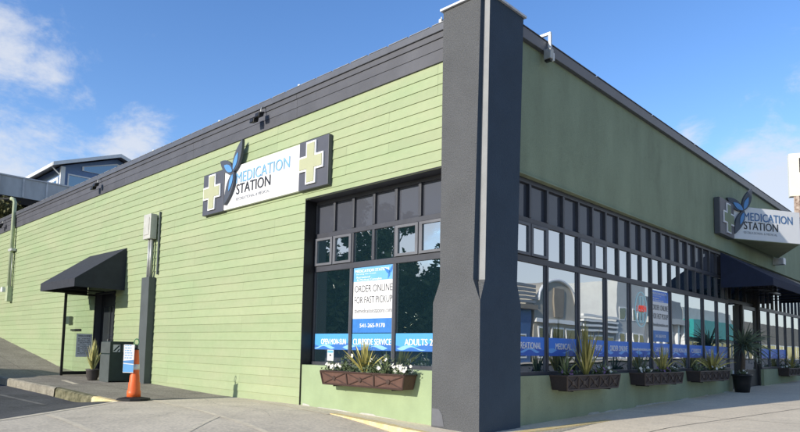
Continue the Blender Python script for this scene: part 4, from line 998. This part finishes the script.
def flood(loc, label, proto=[]):
    if not proto:
        t = thing('floodlight', label, 'floodlight', loc, FLG); L0 = V(loc)
        MB().tube([L0 + V((0.05, 0.28, 0.34)), L0 + V((0.05, -0.05, 0.36)), L0 + V((0.05, -0.10, 0.25)), L0 + V((0.05, -0.10, 0.05))], 0.022, 8).build('arm', 'galv', t, True)
        for sx, tl in ((-0.26, -0.12), (0.10, 0.02)):
            hd = MB(); c = L0 + V((sx, -0.16, tl))
            hd.prism([c + V((-0.14, 0.10, 0.10)), c + V((-0.14, -0.14, 0.02)), c + V((-0.14, -0.16, -0.16)), c + V((-0.14, 0.06, -0.10))], (0.28, 0, 0))
            h = hd.build('lamp_head', 'black', t, bevel=0.01)
            MB().prism([c + V((-0.11, -0.15, 0.0)), c + V((-0.11, -0.17, -0.14)), c + V((-0.11, -0.178, -0.14)), c + V((-0.11, -0.158, 0.0))], (0.22, 0, 0)).build('lens', 'black', h)
        t.scale = (0.6, 0.6, 0.6); proto.append(t); return t
    c = copy_tree(proto[0], None, loc); c['label'] = label; return c
flood((-6.45, 0.0, 6.72), 'black twin floodlight on the roof edge, above the long white sign')
flood((-16.3, 0.0, 6.70), 'black twin floodlight on the roof edge, above the small awning')
flood((-27.6, 0.0, 6.70), 'black twin floodlight on the roof edge, left of the service mast')
BK = thing('bracket_lamp', 'white bracket lamp on the top edge of the shaded stucco wall', 'lamp', (0, 2.15, 7.0))
MB().box(-0.30, 0.04, 2.13, 2.18, 7.36, 7.41).box(-0.005, 0.045, 2.13, 2.18, 6.86, 7.359).build('arm', 'house_white', BK)
MB().box(-0.03, 0.12, 2.0, 2.12, 6.82, 7.02).build('lamp_head', 'galv', BK, bevel=0.01); MB().box(-0.02, 0.10, 2.02, 2.10, 6.785, 6.819).build('lens', 'black', BK)
MB().box(0.02, 0.07, 2.19, 2.24, 6.85, 7.0).build('sensor', 'house_white', BK)
cm = MB().box(-0.99, -0.93, 0.03, 0.10, 7.10, 7.17).tube([(-0.96, 0.07, 7.16), (-0.96, 0.07, 7.22)], 0.012, 6).build('roof_camera', 'house_white', None, bevel=0.008); tag(cm, 'tiny white camera on the roof edge against the pillar', 'camera')

for x_, lab_ in ((-5.1, 'tiny white cap on the roof edge nearest the corner pillar'), (-8.5, 'tiny white cap on the roof edge above the left end of the long sign'), (-12.3, 'tiny white cap on the roof edge between the two floodlights')):
    kp = MB().lathe([(0.035, 0), (0.042, 0.015), (0.036, 0.035), (0.01, 0.045)], (x_, 0.06, 7.098), 12).build('vent_cap', 'house_white', None, True); tag(kp, lab_, 'vent cap', 'white caps along the roof edge')

# ------------------------------------------------------------------ the houses and deck up the hill
HO = thing('blue_house', 'blue gabled house with white trim on the hill behind the roof', 'house', (-42, 11, 9.8))
yl, yr, yp, zl, zpk = 7.1, 14.8, 10.95, 14.05, 15.42
gx = -42.7
MB().prism([V((gx, yl, 9.5)), V((gx, yr, 9.5)), V((gx, yr, zl)), V((gx, yp, zpk)), V((gx, yl, zl))], (-11, 0, 0)).build('wall', 'blue_house', HO)
def rake(mb, ya, za, yb2, zb2, th, x0, x1): mb.prism([V((x0, ya, za)), V((x0, yb2, zb2)), V((x0, yb2, zb2 + th)), V((x0, ya, za + th))], (x1 - x0, 0, 0))
rf = MB(); rake(rf, 6.3, 13.86, yp, 15.53, 0.10, -54, -42.05); rake(rf, yp + .002, 15.53, 15.6, 13.86, 0.10, -54, -42.05); roof = rf.build('roof', 'house_roof', HO)
rb = MB(); rake(rb, 6.28, 13.78, yp, 15.44, 0.26, -42.048, -41.98); rake(rb, yp + .002, 15.44, 15.62, 13.78, 0.26, -42.048, -41.98); rb.box(-54, -42.05, 6.24, 6.298, 13.76, 13.98); rb.build('fascia_board', 'house_white', HO)
MB().box(-42.66, -42.45, 6.95, 7.25, 9.5, 13.95).build('corner_post', 'house_white', HO)
MB().tube([(-42.6, 7.1, 13.2), (-42.6, 6.4, 13.8)], 0.05, 6).build('eave_brace', 'house_white', HO)
def win_poly(pts, parent):
    c = sum((V(p) for p in pts), V((0, 0, 0))) / len(pts)
    big = [V(p) for p in pts]; f = MB(); n = len(big)
    inner = [p + (c - p).normalized() * 0.13 for p in big]
    f.v = [p + V((0.07, 0, 0)) for p in big] + [p + V((0.07, 0, 0)) for p in inner] + big + inner
    for i in range(n):
        k = (i + 1) % n; f.f += [(i, k, n + k, n + i), (2 * n + i, 2 * n + k, k, i), (n + i, n + k, 3 * n + k, 3 * n + i)]
    w_ = f.build('window', 'house_white', parent)
    MB().add([p + V((0.02, 0, 0)) for p in inner], [tuple(range(n))]).build('pane', 'house_glass', w_)
xw = gx + 0.005
win_poly([(xw, 8.45, 13.97), (xw, 13.0, 13.97), (xw, 13.0, 14.36), (xw, 10.95, 15.05), (xw, 8.45, 14.28)], HO)
win_poly([(xw, 7.5, 10.6), (xw, 10.1, 10.6), (xw, 10.1, 13.55), (xw, 7.5, 13.55)], HO)
win_poly([(xw, 10.4, 10.6), (xw, 13.6, 10.6), (xw, 13.6, 13.55), (xw, 10.4, 13.55)], HO)
for i in range(3):
    x = -44.2 - i * 2.6
    w_ = MB().box(x - 1.0, x + 0.9, 7.04, 7.099, 10.9, 13.3).build('window', 'house_white', HO); MB().box(x - 0.8, x - .05, 7.02, 7.039, 11.1, 13.1).box(x + .05, x + 0.7, 7.02, 7.039, 11.1, 13.1).build('pane', 'house_glass', w_)
DK = thing('parking_deck', 'raised grey deck with ribbed parapet on the hill at the left', 'deck', (-36, 3, 3))
MB().box(-36.3, -36, -24, 9.5, 9.85, 11.02).build('parapet', 'deck', DK)
rb = MB(); y = -24
while y < 9.5: rb.box(-36.0, -35.93, y, y + 0.09, 9.87, 11.0); y += 1.28
rb.build('parapet_rib', 'deckrib', DK); MB().box(-36.36, -35.94, -24, 9.5, 11.021, 11.10).build('parapet_cap', 'deckrib', DK)
MB().box(-56, -36.05, -24, 30, 9.45, 9.849).build('deck_slab', 'deckdark', DK)
cl_ = MB()
for y in (-20, -14, -8, -2, 4, 9): cl_.box(-37.4, -36.9, y, y + 0.5, 0, 9.449)
cl_.build('column', 'deckdark', DK)
MB().box(-46.3, -46, -24, 30, 0, 9.449).build('rear_wall', 'deckdark', DK)

# ------------------------------------------------------------------ trees
def make_tree(name, h, r, nleaf, leafm, seed, label, loc, trunk_h=0.35, size=0.22, cat='tree', group=None):
    rr = random.Random(seed); root = thing(name, label, cat, loc, group); L0 = V(loc)
    tk = MB(); top = V((rr.uniform(-.2, .2), rr.uniform(-.2, .2), h * 0.75))
    tk.tube([L0, L0 + top * 0.35 + V((.08, 0, 0)), L0 + top * 0.7, L0 + top], [h * 0.028, h * 0.022, h * 0.014, h * 0.005], 8)
    cl = []
    for i in range(17):
        a = rr.uniform(0, 6.28); q = rr.uniform(trunk_h, 0.95); rad = r * math.sin(math.pi * min(0.97, (q - trunk_h * 0.7) / (1.08 - trunk_h * 0.7))) * rr.uniform(0.45, 1.0)
        c = V((math.cos(a) * rad, math.sin(a) * rad, q * h)); cl.append((c, r * rr.uniform(0.22, 0.42)))
        st_ = top * min(1, q * 0.9); tk.tube([L0 + st_, L0 + (st_ + c) / 2 + V((0, 0, -0.1)), L0 + c], [h * 0.009, h * 0.006, h * 0.002], 5)
    tk.build('trunk', 'bark', root, True)
    lf = MB()
    for i in range(nleaf):
        c, cr = rr.choice(cl); d = V((rr.gauss(0, 1), rr.gauss(0, 1), rr.gauss(0, .8))).normalized() * cr * (rr.random() ** 0.45)
        p = L0 + c + d; a = V((rr.uniform(-1, 1), rr.uniform(-1, 1), rr.uniform(-1, 1))).normalized(); b = a.orthogonal().normalized(); s_ = size * rr.uniform(0.5, 1.1)
        lf.add([p - a * s_, p + b * s_ * 0.45, p + a * s_, p - b * s_ * 0.45], [(0, 1, 2, 3)])
    lf.build('crown', leafm, root)
    return root
make_tree('hill_tree', 6.0, 2.0, 2600, 'leafB', 5, 'olive brown tree under the deck at the far left', (-35.0, 1.3, 3.6), 0.25, 0.16)
TG = 'trees across the lane, mirrored in the side window'
t0 = [(-56, -40, 17.5, 5.6, 'tallest dark tree across the lane, far end'), (-48, -42, 15.0, 5.0, 'broad dark tree across the lane'), (-41.5, -39, 12.4, 4.6, 'medium dark tree across the lane'), (-35, -42, 10.2, 4.0, 'low round tree across the lane'), (-28, -40, 8.6, 3.6, 'smallest tree across the lane, nearest the street')]
for i, (x, y, h, r, lab) in enumerate(t0): make_tree('street_tree', h, r, 6500, 'leafA', 60 + i, lab, (x, y, H0(x, y) - 0.3), 0.16, 0.42, group=TG)
for i, (x, y, l) in enumerate(((-52, -35, 'dense evergreen hedge bush across the lane, far end'), (-43, -36, 'dense evergreen hedge bush across the lane, middle'), (-34, -36, 'dense evergreen hedge bush across the lane, third from the far end'), (-25, -37, 'dense evergreen hedge bush across the lane, near end'), (-38.5, -33, 'dense evergreen hedge bush standing forward of the others across the lane'))):
    make_tree('hedge_bush', 7.6 - 0.8 * i, 7.5, 6500, 'leafA', 80 + i, l, (x, y, H0(x, y) - 0.6), 0.03, 0.45, 'bush', 'hedge across the lane')

# ------------------------------------------------------------------ shops across the street (mirrored in the front windows)
def shop(name, label, x, y0, y1, h, m, cat='building'):
    t = thing(name, label, cat, (x, (y0 + y1) / 2, H0(x, y0)))
    MB().box(x, x + 12, y0, y1, -0.5, h).build('wall', m, t)
    return t
def openings(t, x, y0, y1, n, z0, z1, m='darkglass', fm='house_white', gap=0.35):
    w_ = (y1 - y0) / n
    for i in range(n):
        a, b = y0 + i * w_ + gap / 2, y0 + (i + 1) * w_ - gap / 2
        f = MB().box(x - 0.06, x - 0.001, a, b, z0, z1).build('window', fm, t); MB().box(x - 0.08, x - 0.061, a + .12, b - .12, z0 + .12, z1 - .12).build('pane', m, f)
xs_ = 19.0
s0 = shop('corner_shop', 'blue fronted shop with a yellow sign across the street', xs_, 22, 32.6, 4.4, 'shopblue'); openings(s0, xs_, 22.5, 32.2, 5, 0.8, 2.6)
MB().box(xs_ - .5, xs_ + 12.2, 21.8, 32.8, 4.4, 4.75).build('roof_edge', 'tan', s0)
for k in range(5): MB().box(xs_ - .2, xs_ - .01, 26, 33, 4.9 + k * .3, 5.1 + k * .3).build('louvre', 'greyblock', s0)
MB().box(xs_ - .3, xs_ - .1, 28.2, 29.6, 2.9, 4.1).build('sign_board', 'cross', s0)
s1 = thing('arched_shop', 'cream shop front with an arched parapet across the street', 'building', (xs_, 36, 0.5))
pts = [V((xs_, 33.0, -0.5)), V((xs_, 40.2, -0.5)), V((xs_, 40.2, 5.2))] + [V((xs_, 36.6 + 2.9 * math.cos(q), 5.2 + 1.7 * math.sin(q))) for q in lin(0.05, math.pi - .05, 14)] + [V((xs_, 33.0, 5.2))]
MB().prism(pts, (10, 0, 0)).build('wall', 'cream', s1)
openings(s1, xs_, 33.4, 39.8, 3, 0.8, 3.2); MB().box(xs_ - .25, xs_ - .01, 33, 40.2, 3.5, 3.8).build('cornice', 'house_white', s1)
MB().box(xs_ - .12, xs_ - .01, 35.9, 37.3, 4.0, 6.3).build('sign_board', 'tan', s1)
arc = MB().tube([(xs_ - .05, 36.6 + 2.95 * math.cos(q), 5.2 + 1.75 * math.sin(q)) for q in lin(0, math.pi, 18)], 0.14, 6).build('arch_moulding', 'house_white', s1, True)
s2 = shop('low_shop', 'low pale shop with a striped roof edge across the street', xs_, 40.4, 47.0, 4.2, 'greyblock'); openings(s2, xs_, 40.8, 46.6, 3, 0.8, 2.8)
for k in range(4): MB().box(xs_ - .3, xs_ - .01, 40.4, 47.0, 3.1 + k * .42, 3.28 + k * .42).build('roof_band', 'house_white', s2)
s3 = shop('tall_shop', 'tall pale rendered shop across the street', xs_, 47.2, 53.5, 8.0, 'paleblock'); openings(s3, xs_, 47.6, 53.2, 4, 0.8, 3.2); openings(s3, xs_, 47.6, 53.2, 4, 4.4, 5.6)
s4 = shop('grey_shop', 'grey theatre front with pale columns across the street', xs_, 53.7, 63.5, 7.0, 'greyblock')
for k in range(6): MB().box(xs_ - .4, xs_ - .01, 54.2 + k * 1.7, 54.6 + k * 1.7, 0, 4.4).build('column', 'house_white', s4)
MB().box(xs_ - .8, xs_ - .01, 53.7, 63.5, 4.4, 5.0).build('canopy', 'paleblock', s4); openings(s4, xs_, 54, 63, 5, 0.8, 3.6)
s5 = shop('teal_shop', 'white shop with a broad teal canopy across the street', xs_, 63.7, 82.0, 6.6, 'paleblock')
MB().box(xs_ - 1.2, xs_ - .01, 63.7, 82, 3.2, 5.2).build('canopy', 'teal', s5); openings(s5, xs_, 64, 81.6, 7, 0.8, 2.9)
s6 = shop('end_shop', 'tan shop at the far end of the street', xs_, 82.2, 165, 6.0, 'tan'); openings(s6, xs_, 82.6, 164, 30, 0.8, 3.0)

# unseen car, added out of frame to cast the shadow on the walk
CAR = thing('unseen_car', 'unseen grey hatchback added left of the frame to shade the walk', 'car', (-17.8, -4.75, HR(-17.8, -4.75)))
cz = CAR.location.z; cx0, cy0 = -17.8, -4.75
prof = [(-2.1, .28), (-2.15, .62), (-1.95, .95), (-1.65, 1.02), (-1.15, 1.42), (0.3, 1.46), (0.95, 1.08), (1.85, .92), (2.1, .7), (2.1, .28)]
MB().prism([V((cx0 + x, cy0 - .85, cz + z)) for x, z in prof], (0, 1.7, 0)).build('body', 'carpaint', CAR, bevel=0.06)
gl = [(-1.5, 1.03), (-1.08, 1.36), (0.22, 1.40), (0.72, 1.08)]
for sy in (-.86, .845): MB().prism([V((cx0 + x, cy0 + sy, cz + z)) for x, z in gl], (0, 0.015, 0)).build('side_window', 'darkglass', CAR)
MB().prism([V((cx0 + .42, cy0 - .72, cz + 1.42)), V((cx0 + .42, cy0 + .72, cz + 1.42)), V((cx0 + .97, cy0 + .74, cz + 1.10)), V((cx0 + .97, cy0 - .74, cz + 1.10))], (0.012, 0, 0.02)).build('windscreen', 'darkglass', CAR)
for x in (-1.3, 1.35):
    for sy in (-.88, .70):
        w_ = MB().tube([(cx0 + x, cy0 + sy, cz + .31), (cx0 + x, cy0 + sy + .18, cz + .31)], 0.31, 20).build('wheel', 'rubber', CAR); MB().tube([(cx0 + x, cy0 + sy - .006, cz + .31), (cx0 + x, cy0 + sy + .186, cz + .31)], 0.19, 16).build('rim', 'galv', w_)
for sy in (-.75, .45): MB().box(cx0 + 2.02, cx0 + 2.12, cy0 + sy, cy0 + sy + .3, cz + .66, cz + .80).build('headlight', 'chrome', CAR)
